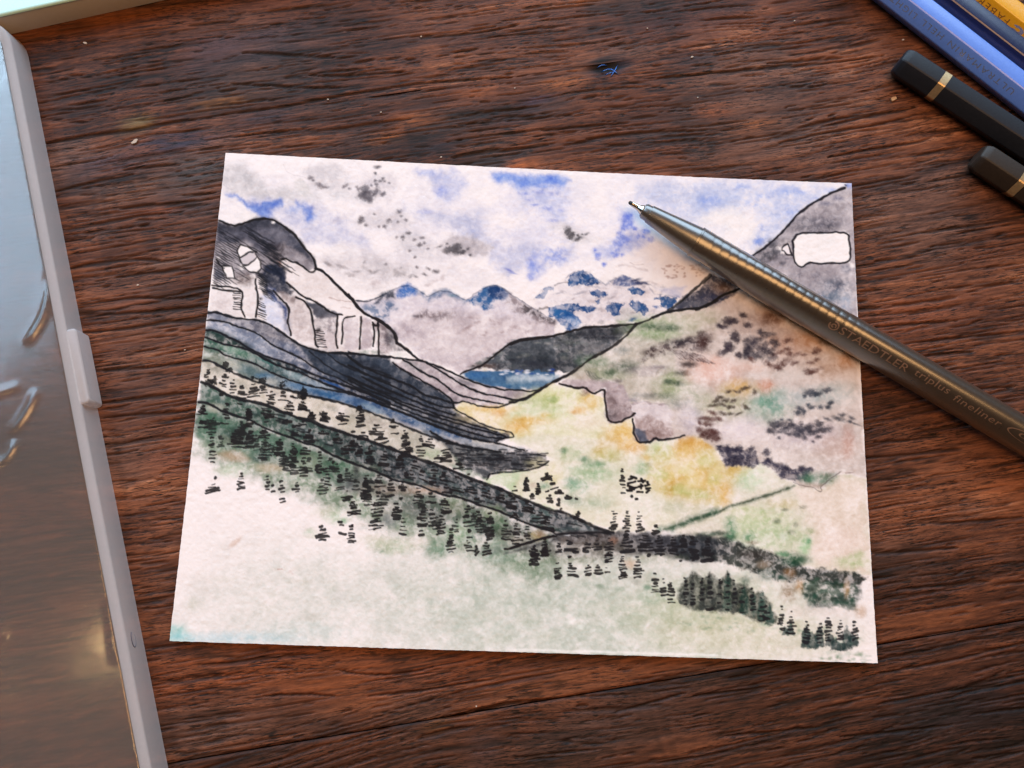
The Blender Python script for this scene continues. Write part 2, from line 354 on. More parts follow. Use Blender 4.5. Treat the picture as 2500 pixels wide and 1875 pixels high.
    for q in [(700, 740, 60, 40), (480, 160, 110, 40), (930, 190, 130, 45), (760, 260, 120, 40), (1080, 220, 130, 35), (600, 330, 60, 40), (1300, 300, 60, 30), (150, 300, 100, 50), (720, 600, 50, 40), (1000, 430, 80, 50), (1440, 200, 60, 25), (1640, 160, 30, 25)]:
        bl('A4', *q, (140, 164, 222), 0.5, gran=0.35)
    bl('A4', 680, 745, 45, 40, (96, 132, 208), 0.6, gran=0.4)
    pl('A3', '960,470 1080,500 1095,650 1120,700 1240,690 1320,800 1270,840 1180,900 1000,1000 860,1010 680,970 660,900 880,840 930,770 1000,750 965,640', (188, 191, 222), 0.9, soft=6, warp=10)
    spots('A3', '1020,640,52,64 1040,560,40,50 980,795,66,42 900,855,46,24 1230,720,36,26 1285,803,34,26 1110,690,22 920,980,28,20 710,975,28,20 680,915,18 975,970,20 870,950,20 930,915,22 780,1070,22 1140,770,22 955,860,24 1200,775,20 720,1010,24', (100, 126, 210), 0.8, gran=0.3)
    pl('A3', '200,650 330,640 500,700 640,730 760,790 700,850 560,840 400,800 250,720', (206, 198, 198), 0.75, soft=7)
    spots('A3', '390,715,34,38 425,765,34,36 445,740,16 500,797,40,18 490,760,16 590,745,22,12 380,750,14 540,750,10', (40, 35, 46), 0.92)
    bl('A3', 250, 990, 130, 80, (160, 170, 218), 0.6, gran=0.5); bl('A3', 30, 1120, 80, 100, (130, 148, 214), 0.6)
    ln('A3', '940,1085 1060,1080 1150,1120 1250,1140', 16, (180, 165, 168), 0.6, soft=3); ln('A3', '1060,1055 1100,1075 1200,1075', 9, (150, 125, 120), 0.6)
    for k in range(46):
        bl('A3', rnd.uniform(1400, 1900), rnd.uniform(1075, 1225) + 0, rnd.uniform(8, 26), rnd.uniform(6, 14), (178, 146, 138), rnd.uniform(0.35, 0.7))
    S.I += 0.08 * (lin((243, 233, 231)) - S.I)
    S.sk = 1.0; S.wk = 1.0
    # ---------------- far snow mountain with blue patches
    bl('B3', 900, 200, 700, 230, (230, 218, 216), 0.7, warp=20)
    for k in range(70):
        bl('B3', rnd.uniform(640, 1560), rnd.uniform(20, 330), rnd.uniform(15, 60), rnd.uniform(8, 26), (168, 148, 148), rnd.uniform(0.15, 0.5), gran=0.4)
    pl('B3', '1200,240 1270,195 1380,250 1500,310 1400,370 1190,395 1120,340', (181, 184, 165), 0.9, soft=4)
    pl('B3', '760,290 900,220 1000,250 1000,400 760,430', (190, 175, 175), 0.6, soft=8, gran=0.5)
    BL = (24, 84, 138)
    RG = '20,1450 90,1370 150,1325 240,1305 330,1270 395,1190 440,1165 500,1148 560,1160 600,1148 650,1190 700,1245 760,1270 800,1295 850,1255 880,1235 930,1215 980,1186 1040,1215 1100,1238 1180,1275 1250,1290 1320,1390 1400,1405 1570,1425'
    pl('A3', RG + ' 1500,1560 1300,1659 200,1720 60,1560', (224, 213, 215), 0.75, soft=3, warp=4)
    for k in range(40):
        x = rnd.uniform(150, 1500); bl('A3', x, rnd.uniform(1230, 1600), rnd.uniform(20, 70), rnd.uniform(10, 24), rnd.choice([(150, 140, 150), (120, 118, 138), (168, 150, 150)]), rnd.uniform(0.25, 0.6), rot=rnd.uniform(-30, 40), gran=0.6)
    S.line(P('A3', RG), 3.0, (96, 104, 134), 0.5, sm=0, gran=0.6, soft=2.0)
    for s in ['395,1190 500,1150 600,1150 680,1220 745,1270 680,1290 580,1290 510,1300 420,1320 400,1280', '615,1350 800,1355 812,1390 740,1440 700,1440 640,1400',
              '678,1460 722,1460 715,1505 690,1500', '1030,1360 1100,1325 1225,1350 1200,1390 1100,1398', '1305,1420 1400,1408 1570,1430 1540,1545 1480,1562 1420,1540 1390,1470 1320,1450',
              '788,1520 900,1500 1005,1505 960,1560 940,1622 880,1630 830,1600', '1040,1480 1130,1466 1235,1510 1262,1560 1225,1622 1180,1612 1090,1540', '30,1430 90,1370 150,1330 230,1325 235,1350 150,1380 120,1430 60,1450']:
        pl('A3', s, BL, 0.95, soft=1.8, warp=9, ws=10, gran=0.3)
    pl('A3', '165,1540 300,1510 420,1490 500,1500 560,1525 640,1510 690,1560 600,1600 480,1570 420,1640 300,1660 180,1640', BL, 0.95, soft=2, warp=6, ws=10, gran=0.4)
    pl('B3', '400,230 560,240 640,260 720,330 760,380 700,460 600,455 520,380 480,320', (42, 100, 155), 0.9, soft=3, warp=7, ws=12, gran=0.5)
    pl('B3', '560,330 700,320 750,380 690,400 600,380', (140, 165, 200), 0.6, soft=5, gran=0.4)
    pl('A3', '880,1240 980,1190 1100,1240 1180,1290 1080,1305 980,1312 880,1290', (82, 100, 145), 0.85, soft=3, warp=6, gran=0.5)
    spots('A3', '1120,1245,44,12 1180,1275,50,14 1240,1280,30,8 1140,1270,24,12', (28, 44, 90), 0.9)
    spots('A3', '1340,1535,28,14 1575,1418,24,8 1090,1668,36,16', (40, 90, 155), 0.9)
    spots('A3', '560,1180,60,20 640,1250,40,26 700,1280,40,10', (20, 40, 90), 0.6, gran=0.6)
    ln('A3', '240,1300 330,1270 380,1265', 12, (110, 92, 92), 0.6); ln('A3', '80,1555 160,1545', 26, (90, 78, 74), 0.7)
    pl('B3', '1560,0 1900,0 1830,90 1700,85', (205, 202, 220), 0.7, soft=6)
    # ---------------- centre: misty ranges
    RID = '80,235 180,240 280,215 400,160 560,80 650,60 720,95 800,150 860,198 940,140 1030,125 1120,145 1200,190 1280,228 1340,180 1430,110 1520,70 1600,58 1680,100 1740,150 1850,220 1960,290 2100,370 2230,450'
    pl('B2', RID + ' 2230,640 1950,640 1700,760 1500,900 1210,1010 960,900 800,860 530,640 300,430 120,320', (217, 206, 211), 0.95, soft=2, warp=4, ws=12)
    pl('B2', '130,280 260,250 480,230 560,300 440,380 420,480 300,420 200,390', (112, 132, 160), 0.8, soft=8, gran=0.65)
    pl('B2', '500,490 700,380 820,345 1050,350 1300,365 1500,400 1900,420 2230,480 2230,630 1950,640 1700,760 1500,900 1210,1010 960,900 800,860 530,640', (205, 191, 193), 0.85, soft=10, warp=14)
    pl('B2', '700,410 800,345 1060,345 1160,400 1000,440 900,420 720,440', (128, 112, 116), 0.75, soft=8, gran=0.7)
    bl('B2', 750, 400, 60, 14, (92, 80, 86), 0.7, gran=0.4); bl('B2', 940, 435, 20, 26, (120, 108, 112), 0.6)
    bl('B2', 1300, 620, 500, 160, (216, 202, 202), 0.6); bl('B2', 1150, 720, 200, 110, (226, 214, 214), 0.6); bl('B2', 700, 560, 180, 60, (190, 176, 182), 0.6, gran=0.4)
    spots('B2', '1400,465,30,14 1480,570,40,12 1560,450,50,12 1350,420,50,10 1600,480,40,10 1700,560,50,12 1460,600,24,10 1280,530,40,12 1820,520,60,14 1950,560,60,14', (150, 122, 122), 0.5, gran=0.5)
    pl('B2', '250,250 400,160 500,130 500,220 400,225 300,265', (48, 58, 78), 0.9, soft=5, gran=0.2)
    pl('B2', '490,180 560,85 650,58 740,115 715,160 600,200 520,225', (58, 112, 180), 0.95, soft=6, gran=0.35)
    pl('B2', '730,105 800,150 860,198 940,140 1030,125 1120,145 1200,190 1280,228 1260,270 1150,200 1040,165 950,190 870,240 790,190', (84, 112, 148), 0.85, soft=8, gran=0.2)
    bl('B2', 1130, 175, 50, 16, (84, 130, 150), 0.5)
    pl('B2', '1290,222 1430,108 1520,68 1600,56 1680,98 1745,150 1720,190 1650,220 1545,250 1570,320 1480,335 1400,290 1320,240', (38, 98, 150), 0.95, soft=5, warp=9, ws=14, gran=0.45)
    pl('B2', '1490,90 1600,60 1690,105 1740,150 1700,200 1600,205 1520,190', (22, 58, 108), 0.85, soft=7, gran=0.3)
    pl('B2', '1740,150 1850,220 1960,290 2100,370 2230,450 2230,520 2100,470 1900,400 1780,330 1700,250', (140, 124, 126), 0.75, soft=7, gran=0.6)
    pl('B2', '1860,240 1960,285 2100,368 2230,450 2230,490 2080,420 1930,350', (66, 60, 64), 0.85, soft=5, gran=0.5)
    ln('B2', RID, 9, (52, 66, 90), 0.7, soft=1.6, gran=0.3); ln('B2', '80,238 180,245 280,220 400,165', 22, (40, 44, 58), 0.85, gran=0.2)
    # ---------------- dark hill and lake in the middle
    pl('B2', '1220,1030 1320,980 1560,995 1800,960 2230,960 2230,1100 2060,1200 1800,1195 1500,1150 1300,1090', (46, 98, 138), 0.95, soft=3, warp=4)
    pl('B3', '0,1000 200,960 480,950 560,960 400,1050 280,1115 0,1100', (120, 140, 160), 0.9, soft=6)
    pl('B3', '-60,960 0,950 300,945 450,930 520,960 330,1010 100,1030 -60,1020', (182, 192, 200), 0.85, soft=6)
    bl('B2', 1900, 1140, 220, 40, (64, 110, 140), 0.6); bl('B2', 1400, 1040, 120, 30, (70, 120, 170), 0.6)
    pl('B2', '1330,970 1420,950 1500,890 1600,810 1720,710 1850,650 1980,630 2230,620 2230,960 2050,985 1800,985 1600,985 1500,975', (66, 72, 80), 0.97, soft=3, gran=0.15)
    pl('B3', '-10,620 150,560 400,538 560,492 720,452 800,428 1000,422 1250,402 1350,398 1280,470 1200,560 1080,650 950,720 850,770 780,830 700,890 560,925 300,900 -10,900', (72, 76, 82), 0.97, soft=3, gran=0.12)
    for k in range(80):
        x = rnd.uniform(-450, 1000); y = rnd.uniform(560, 860) - max(0, x - 300) * 0.28
        if x < 0: y = max(y, 640 - x * 0.5)
        bl('B3', x, y, rnd.uniform(15, 50), rnd.uniform(8, 22), rnd.choice([(118, 120, 116), (42, 44, 54), (132, 130, 128), (90, 98, 100), (36, 38, 50)]), rnd.uniform(0.3, 0.7))
    pl('B3', '640,520 800,430 1250,405 1330,410 1230,500 1050,560 800,540', (44, 43, 52), 0.8, soft=8, gran=0.2)
    bl('B3', 900, 650, 130, 60, (140, 135, 136), 0.6, gran=0.5); bl('B3', 300, 830, 300, 60, (40, 42, 54), 0.6)
    bl('B2', 1480, 940, 120, 30, (98, 72, 58), 0.6); bl('B2', 1480, 975, 30, 16, (210, 200, 180), 0.7)
    for k in range(26):
        bl('B2', rnd.uniform(1650, 2230), rnd.uniform(975, 1030), rnd.uniform(12, 30), rnd.uniform(6, 12), rnd.choice([(225, 225, 232), (40, 70, 140), (200, 205, 216)]), rnd.uniform(0.5, 0.85))
    spots('B2', '1680,1185,12 1900,1185,24,12 1235,1040,16', (230, 228, 226), 0.8)
    # ---------------- left cliffs
    pl('A1', '140,840 220,860 300,890 400,870 530,820 620,808 740,820 830,880 940,950 1010,1040 1080,1140 1150,1200 1190,1280 1205,1350 1170,1395 1110,1380 1060,1330 980,1280 870,1240 820,1300 880,1420 900,1500 800,1600 560,1480 540,1400 320,1460 100,1500 90,1300', (150, 141, 146), 0.95, soft=2, warp=4)
    pl('A1', '90,1480 330,1470 540,1480 560,1659 80,1659', (224, 212, 212), 0.9, soft=8)
    pl('A1', '140,860 300,890 400,870 530,820 620,808 740,820 830,880 940,950 1010,1040 1080,1140 1130,1230 1000,1160 850,1080 800,1150 640,1200 500,1100 400,1060 130,1080', (70, 70, 84), 0.85, soft=8, warp=7)
    pl('A1', '900,1000 1010,1040 1090,1150 1150,1210 1180,1290 1060,1230 940,1130', (60, 62, 76), 0.8, soft=7, gran=0.3)
    pl('A1', '700,1080 880,1080 900,1180 830,1230 820,1330 700,1250', (70, 60, 64), 0.8, soft=9, gran=0.3)
    pl('A1', '140,850 300,888 400,870 530,820 620,808 740,820 830,880 940,950 900,960 700,900 500,930 330,950 140,930', (44, 46, 58), 0.65, soft=9)
    pl('A1', '640,1340 780,1290 860,1400 900,1500 1000,1600 1040,1659 720,1659 660,1500', (36, 44, 66), 0.95, soft=5, gran=0.1)
    bl('A1', 420, 1450, 110, 60, (104, 88, 86), 0.75, gran=0.3); bl('A1', 150, 1400, 50, 80, (96, 94, 106), 0.7, gran=0.5); bl('A1', 840, 1290, 50, 45, (150, 112, 92), 0.5)
    bl('A1', 1060, 1280, 60, 30, (150, 140, 144), 0.7); bl('A1', 1160, 1360, 26, 24, (190, 180, 182), 0.7)
    def hatch(x0, y0, L, w):
        late.append((P('A1', f'{x0},{y0} {x0 + L * .5},{y0 + L * .30} {x0 + L},{y0 + L * .59}'), w / ZS, (22, 22, 30), 0.92, dict(warp=1.5, var=0.5, taper=0.7)))
    for k in range(25):
        y0 = 900 + k * 25 + rnd.uniform(-4, 4); x0 = 128 - k * 2 + rnd.uniform(0, 14)
        L = rnd.uniform(170, 300) if k > 7 else rnd.uniform(330, 600)
        if k > 20: L *= 0.6
        hatch(x0, y0, L, 13)
        if k < 16 and k % 2: hatch(x0 + L + rnd.uniform(10, 40), y0 + L * .59, rnd.uniform(80, 160), 11)
    for k in range(18):
        hatch(430 + rnd.uniform(-20, 20) + (k % 15) * 18, 905 + (k % 15) * 26 + (k // 15) * 62 - 20, rnd.uniform(200, 360), 12)
    for k in range(13):
        hatch(545 + k * 7, 1385 + k * 21, rnd.uniform(90, 150), 11)
    W_ = (238, 229, 227)
    for s, c in [('350,1160 390,1095 450,1110 530,1160 470,1180 380,1240', W_), ('410,1325 470,1310 530,1270 560,1220 600,1270 600,1350 570,1400 480,1380', W_), ('190,1325 290,1325 310,1400 320,1460 240,1450 210,1390', W_), ('380,1240 470,1180 540,1170 560,1220 530,1270 470,1310 400,1310', (205, 194, 196))]:
        late.append(lambda s=s, c=c: S.poly(P('A1', s), c, 1.0, soft=1.2, warp=1.5)); ln('A1', s + ' ' + s.split()[0], 16, warp=1.5, sm=0)
    spots('A1', '145,1240,16 395,1335,24 740,850,14', W_, 0.9)
    ln('A1', '130,1250 160,1310 210,1350', 15); ln('A1', '540,1165 560,1170', 18)
    ln('A1', '160,832 220,862 300,890 400,872 530,822 620,810 740,820 830,880 940,950 1010,1040 1080,1140 1150,1200 1190,1280 1205,1350 1170,1395 1110,1380 1060,1330 980,1280 940,1280 870,1240 830,1250', 24)
    pl('A1', '820,1270 870,1250 940,1290 980,1290 1060,1340 1110,1390 1180,1400 1230,1370 1330,1430 1560,1659 1080,1659 960,1540 890,1440', (229, 217, 215), 0.97, soft=2, warp=3)
    bl('A1', 1100, 1400, 120, 30, (205, 192, 192), 0.6); bl('A1', 1350, 1620, 60, 20, (206, 190, 186), 0.5)
    ln('A1', '1200,1350 1260,1370 1330,1430 1430,1540 1560,1665', 24)
    # cliff columns
    pl('B1', '290,210 640,200 780,120 900,60 1110,180 1290,370 1700,520 1660,900 1500,920 1250,850 1050,710 930,640 820,585 540,560 330,495 265,490', (230, 219, 217), 0.95, soft=3)
    bl('B1', 420, 400, 150, 90, (221, 209, 208), 0.6, gran=0.5); bl('B1', 660, 160, 110, 50, (112, 96, 94), 0.7, gran=0.3); bl('B1', 380, 90, 50, 60, (110, 108, 118), 0.7, gran=0.4)
    pl('B1', '1420,40 1600,150 1790,340 1950,520 1900,930 1500,925 1640,560 1700,520 1540,470 1280,330 1110,180 1090,60', (231, 219, 216), 0.95, soft=3)
    pl('B1', '800,60 880,0 1070,0 1110,190 1200,270 1150,320 1000,290 960,240 860,200', (36, 42, 62), 0.95, soft=5, gran=0.12)
    pl('B1', '860,200 970,250 1020,330 1130,440 1138,540 1115,620 1060,560 1090,480 1000,400 900,320', (42, 70, 124), 0.9, soft=6, gran=0.25)
    pl('B1', '830,300 930,330 1050,430 1070,560 1110,720 900,620 820,480', (206, 208, 226), 0.7, soft=8)
    pl('B1', '1090,560 1140,540 1150,740 1080,700', (130, 130, 148), 0.7, soft=7)
    pl('B1', '1000,290 1150,310 1290,370 1380,540 1400,820 1200,800 1150,720 1140,450', (212, 198, 196), 0.85, soft=7, gran=0.3)
    pl('B1', '1030,250 1160,300 1240,350 1200,400 1060,330', (150, 134, 132), 0.7, soft=6, gran=0.5)
    pl('B1', '1290,360 1450,400 1560,480 1690,520 1640,560 1420,565 1375,500', (66, 68, 82), 0.92, soft=4)
    pl('B1', '1385,560 1640,550 1635,740 1400,720', (146, 134, 138), 0.85, soft=10, gran=0.5)
    pl('B1', '1420,700 1640,720 1640,900 1520,880', (216, 203, 203), 0.8, soft=7)
    pl('B1', '1715,555 1890,550 1885,890 1720,900', (206, 193, 195), 0.9, soft=5); pl('B1', '1920,540 2030,560 2040,900 1900,900', (192, 177, 180), 0.9, soft=4)
    pl('B1', '2050,560 2140,580 2212,660 2212,960 2080,930', (176, 160, 162), 0.85, soft=6, gran=0.3)
    bl('B2', 460, 640, 70, 90, (66, 60, 72), 0.85, gran=0.25); bl('B2', 370, 540, 60, 60, (120, 106, 110), 0.6, gran=0.5); bl('B2', 560, 750, 70, 30, (70, 66, 74), 0.7, gran=0.4)
    bl('B2', 560, 820, 130, 26, (232, 226, 222), 0.85); bl('B2', 230, 795, 110, 24, (104, 124, 112), 0.7); spots('B2', '235,800,20,14 310,610,18,60', (234, 226, 222), 0.8)
    ln('B1', '1560,330 1680,370 1800,380', 13, (178, 148, 140), 0.6); ln('B1', '1690,440 1780,450', 20, (190, 165, 158), 0.6)
    for s in ['1110,180 1200,260 1280,330 1370,360 1450,400 1540,470 1620,510 1700,520', '1200,330 1290,370 1350,450 1380,540 1385,640 1410,720 1410,840 1440,870', '1650,530 1650,640 1630,740 1650,880',
              '1840,540 1720,545 1700,640 1710,760 1700,830', '1910,540 1905,700 1890,890', '2030,600 2050,700 2040,860', '2090,620 2100,740 2095,950', '960,260 1020,330 1130,440 1130,540 1110,600 1140,680 1150,740',
              '770,140 770,220 790,300 795,400 780,500 770,545', '300,205 400,220 530,225 620,260 635,300 615,400 615,470 650,545', '310,235 400,255 480,265 600,275']:
        ln('B1', s, 20)
    ln('B1', '2040,620 2080,640 2090,600', 26)
    for s in ['1420,25 1500,50 1600,150 1700,250 1790,340 1870,440 1950,520 2050,550 2220,655']: ln('B1', s, 26)
    ln('B2', '0,170 60,240 120,320 220,400 330,440 430,520 490,570 515,640 525,690', 30); ln('B2', '525,690 600,740 700,820 770,880 850,910', 28)
    for k in range(8):
        dash('B1', 570 - k * 0, 290 + k * 25, 80, 12, 6)
        dash('B1', 835 + (k % 3) * 4, 390 + k * 24, 70 + k * 3, 11, 22)
        dash('B1', 1455 + k * 4, 700 + k * 24, 90, 14, 6)
    spots('B1', '825,350,14', INK, 0.9); bl('B1', 1450, 690, 30, 20, INK, 0.9)
    for k in range(9): dash('B1', 850, 90 + k * 22, 110, 10, 32, (22, 22, 30))
    pl('C2', '-500,-260 100,-60 800,160 1500,420 1700,470 1650,560 1200,720 700,560 0,330 -700,130 -1800,-330 -1750,-560 -1000,-400', (182, 178, 172), 0.9, soft=8)
    # ---------------- strata of the left flank
    TOP = '250,500 330,495 420,520 540,560 700,570 820,585 930,640 1050,710 1150,790 1250,850 1400,900 1500,930 1700,935 1850,940 2060,965 2220,975'
    S1 = '245,585 370,585 470,610 560,650 680,680 790,720 870,790 960,860 1060,900 1180,950 1280,1010 1400,1090 1500,1150 1650,1200 1800,1280 2000,1370 2220,1470'
    S2 = '225,690 320,690 420,740 560,800 680,880 820,950 950,1000 1100,1040 1200,1080 1300,1130 1450,1190 1600,1240 1750,1290 1900,1340 2220,1462'
    S3 = '220,765 330,810 450,850 560,860 700,910 850,990 960,1050 1080,1100 1200,1130 1350,1190 1500,1260 1650,1320 1900,1400 2220,1502'
    S7 = '210,870 360,900 430,960 560,1000 700,1030 800,1070 900,1130 1050,1190 1200,1250 1400,1300 1600,1340 1800,1380 2000,1440 2220,1530 2500,1640 2800,1760 3100,1860'
    S8 = '205,1020 300,1030 400,1090 500,1140 600,1180 720,1230 850,1270 960,1310 1100,1330 1200,1360 1350,1400 1500,1430 1700,1480 1900,1540 2220,1655 2450,1760 2700,1850 2950,1930 3100,1960'
    def rev(s): return ' '.join(reversed(s.split()))
    def band(a, b, c, c2=None, gran=0.25, soft=3):
        S.poly(P('B1', a + ' ' + rev(b)), c, 0.97, soft=soft, warp=3, gran=gran, col2=c2, ax=(P('B1', '300,700')[0], P('B1', '2000,1200')[0]) if c2 else None)
    pl('B1', '205,480 2220,960 2220,1659 205,1300', (196, 190, 184), 0.0)
    band(TOP, S1, (132, 130, 142), (50, 54, 68)); band(S1, S2, (150, 154, 170), (58, 70, 92)); band(S2, S3, (34, 62, 56), (40, 54, 78)); band(S3, S7, (64, 100, 86), (72, 90, 114)); band(S7, S8, (150, 154, 142), (74, 100, 134))
    pl('B1', '1250,860 1500,935 2150,970 2260,1035 2510,1190 2700,1300 2880,1420 2910,1490 2700,1560 2220,1470 1900,1330 1600,1190 1400,1070', (54, 62, 76), 0.8, soft=14, gran=0.2)
    bl('B1', 360, 550, 100, 40, (128, 134, 150), 0.6, rot=12); bl('B1', 900, 700, 130, 50, (112, 108, 116), 0.6, rot=30); bl('B1', 600, 770, 200, 40, (178, 180, 190), 0.5, rot=24)
    bl('B1', 1150, 900, 160, 40, (86, 100, 128), 0.6, rot=25); bl('B1', 800, 900, 120, 30, (142, 150, 168), 0.5, rot=24); bl('B1', 360, 720, 150, 35, (30, 62, 58), 0.7, rot=15)
    bl('B1', 620, 830, 140, 26, (30, 56, 60), 0.7, rot=25); bl('B1', 560, 920, 160, 32, (110, 142, 122), 0.7, rot=18); bl('B1', 900, 1030, 130, 22, (58, 112, 106), 0.7, rot=22)
    bl('B1', 1200, 1180, 130, 28, (176, 188, 190), 0.75, rot=22); bl('B1', 1420, 1270, 140, 24, (160, 170, 182), 0.7, rot=18); bl('B1', 1600, 1270, 120, 14, (46, 92, 150), 0.8, rot=20)
    bl('B1', 300, 900, 90, 34, (52, 90, 76), 0.8, rot=15); bl('B1', 250, 960, 50, 20, (222, 222, 216), 0.7); bl('B1', 700, 1130, 150, 50, (84, 112, 118), 0.7, rot=22); bl('B1', 520, 1060, 90, 30, (190, 188, 176), 0.7, rot=20)
    bl('B1', 860, 1180, 90, 28, (90, 130, 160), 0.6); bl('B1', 1250, 1300, 170, 36, (110, 142, 172), 0.7, rot=14); bl('B1', 1560, 1390, 190, 34, (44, 92, 134), 0.85, rot=14); bl('B1', 1800, 1440, 150, 30, (96, 122, 156), 0.7, rot=16)
    bl('B1', 960, 1250, 60, 26, (196, 192, 184), 0.6)
    for s, w in [(TOP, 26), (S1, 20), (S2, 24), (S3, 22), (S7, 20), (S8, 30)]: ln('B1', s, w, (20, 20, 26))
    for s in ['1350,910 1430,980 1510,1060 1600,1110 1750,1190 1900,1270 2050,1320 2220,1380', '1550,950 1680,1050 1850,1130 2220,1250', '1750,950 1850,1030 2000,1100 2220,1180']: ln('B1', s, 18, (20, 20, 26))
    # dark fan of layers running to the spur tips
    pl('B2', '-520,735 -380,765 -270,795 0,830 380,835 480,900 740,1060 930,1170 1110,1290 1140,1390 1180,1430 1300,1500 1450,1570 1600,1625 1750,1655 1810,1710 1700,1720 1600,1760 1450,1750 1250,1700 1000,1620 700,1480 400,1340 230,1245 30,1155 -120,1070 -270,1010 -370,950 -450,850', (56, 64, 78), 0.95, soft=4, gran=0.15)
    for q in [(300, 1000, 200, 40, 26), (620, 1180, 200, 40, 28), (350, 1180, 250, 34, 24), (900, 1420, 260, 34, 20), (200, 920, 160, 30, 20), (1300, 1580, 220, 30, 18)]:
        bl('B2', q[0], q[1], q[2], q[3], rnd.choice([(94, 96, 108), (78, 82, 96), (40, 42, 52)]), 0.6, rot=q[4], gran=0.3)
    pl('B2', '480,900 590,870 760,885 850,910 960,940 1200,1050 1330,1100 1550,1165 1800,1200 2060,1215 1900,1290 1680,1360 1480,1385 1250,1320 1130,1340 1040,1240 830,1120', (188, 174, 177), 0.95, soft=3, gran=0.15)
    bl('B2', 680, 930, 120, 40, (150, 148, 150), 0.6, rot=20); bl('B2', 1250, 1110, 120, 24, (120, 118, 126), 0.6, rot=22); bl('B2', 1150, 1310, 40, 40, (110, 98, 104), 0.7); bl('B2', 1800, 1240, 160, 30, (168, 156, 162), 0.6)
    for s in ['590,870 720,950 800,1010 890,1050 960,1080 1050,1150 1130,1220 1220,1260 1330,1290 1450,1310 1550,1330 1670,1350', '850,910 960,970 1050,1030 1150,1090 1250,1150 1380,1210 1500,1250 1650,1270 1800,1310 1900,1290',
              '850,905 960,940 1080,990 1200,1050 1330,1100 1450,1145 1550,1165 1680,1200 1800,1195 1900,1205 2000,1215 2100,1180', '480,900 560,970 650,1020 740,1060 830,1120 930,1170 1040,1240 1110,1290 1130,1340 1180,1340 1250,1320 1340,1350 1480,1385 1600,1390 1680,1360 1800,1330 1900,1290 2060,1220 2212,1110',
              '1130,1340 1140,1390 1180,1430 1300,1480 1400,1550 1500,1590 1600,1625 1750,1650 1812,1715 1700,1712 1600,1755', '0,840 120,940 250,990 400,1050 500,1090 620,1130 720,1180 790,1240 880,1270 1000,1300 1120,1340',
              '0,930 150,1010 350,1100 500,1170 650,1240 800,1300 950,1370 1150,1400', '0,1060 150,1130 300,1200 450,1270 600,1340 800,1400 1000,1480 1200,1530 1400,1590 1600,1650', '0,1090 200,1200 400,1270 600,1370 800,1440 1000,1510 1200,1570 1450,1640 1700,1700',
              '0,1160 200,1240 400,1330 600,1410 800,1490 1000,1560 1250,1640 1500,1710 1650,1720', '0,1220 200,1300 400,1370 600,1450 800,1530 1000,1610 1250,1700 1500,1760', '0,790 200,828 330,825 500,850 750,880 800,882', '150,1060 400,1190 650,1290 900,1400 1150,1470']:
        ln('B2', s, 21, (20, 19, 24))
    ln('B2', '1210,1025 1330,970 1420,950 1500,890 1600,810 1720,710 1850,650 1980,630 2230,615', 20)
    ln('B3', '-20,612 150,560 400,535 560,490 720,450 800,425 1000,420 1250,400 1350,395 1450,360 1570,300 1700,260 1900,230 2030,225 2120,190 2230,135', 26)
    ln('B3', '1350,395 1280,470 1200,560 1080,650 950,720 850,770 780,830 700,890 600,950 500,1000 400,1050 280,1120 200,1180 100,1220 -20,1245', 34)
    spots('C2', '1120,85,22,14 1150,110,18,8', (210, 205, 210), 0.6)
    # pale strip and lower spur
    pl('C2', '150,30 300,90 500,180 700,270 900,330 1100,390 1300,420 1450,440 1600,450 1900,520 2050,535 1600,545 1250,470 1000,400 750,330 500,240 250,130', (168, 168, 172), 0.9, soft=5, gran=0.2)
    bl('C2', 250, 70, 120, 30, (150, 170, 186), 0.7, rot=25); bl('C2', 900, 350, 120, 24, (104, 112, 122), 0.7, rot=20); bl('C2', 1130, 430, 80, 16, (206, 192, 190), 0.7, rot=15); bl('C2', 650, 260, 110, 22, (188, 180, 182), 0.6, rot=22)
    pl('C2', '900,340 1100,430 1250,450 1450,500 1650,540 1900,525 2050,540 2175,640 2080,715 1950,745 1700,752 1560,785 1510,850 1350,760 1150,650 1000,520', (72, 75, 80), 0.95, soft=4, gran=0.2)
    pl('C2', '1000,540 1180,640 1360,760 1500,840 1300,800 1100,700 900,600 760,480 880,470', (120, 138, 118), 0.8, soft=6, gran=0.3)
    bl('C2', 1650, 640, 300, 60, (58, 60, 66), 0.7, rot=4); bl('C2', 1900, 570, 180, 26, (110, 108, 112), 0.6, gran=0.5); bl('C2', 2080, 560, 70, 26, (96, 98, 96), 0.6, gran=0.4)
    for k in range(70):
        x = rnd.uniform(1150, 2130); y = rnd.uniform(510 + max(0, x - 1900) * 0.25, 735 - max(0, x - 1900) * 0.2)
        dash('C2', x, y, rnd.uniform(50, 130), rnd.uniform(12, 20), rnd.uniform(-6, 10), (26, 25, 30), 0.8)
    for s in ['900,330 1050,420 1200,465 1350,500 1450,510 1650,545', '1560,785 1650,765 1800,755 1950,740 2080,705 2170,640', '1500,840 1520,790 1570,780', '1350,400 1600,445 1800,500 1900,525']: ln('C2', s, 22, (22, 22, 26), gran=0.2)
    # ---------------- pale strip with dashes under the strata, green slope below
    T1b = '185,1250 280,1290 400,1350 480,1400 620,1440 760,1470 900,1500 1000,1550 1100,1590 1250,1640 1350,1665'
    pl('B1', ' '.join(S8.split()[:-4]) + ' 2220,1900 1900,1800 1600,1720 1350,1665 1250,1640 1100,1590 1000,1550 900,1500 760,1470 620,1440 480,1400 400,1350 280,1290 185,1250', (214, 204, 192), 0.95, soft=4)
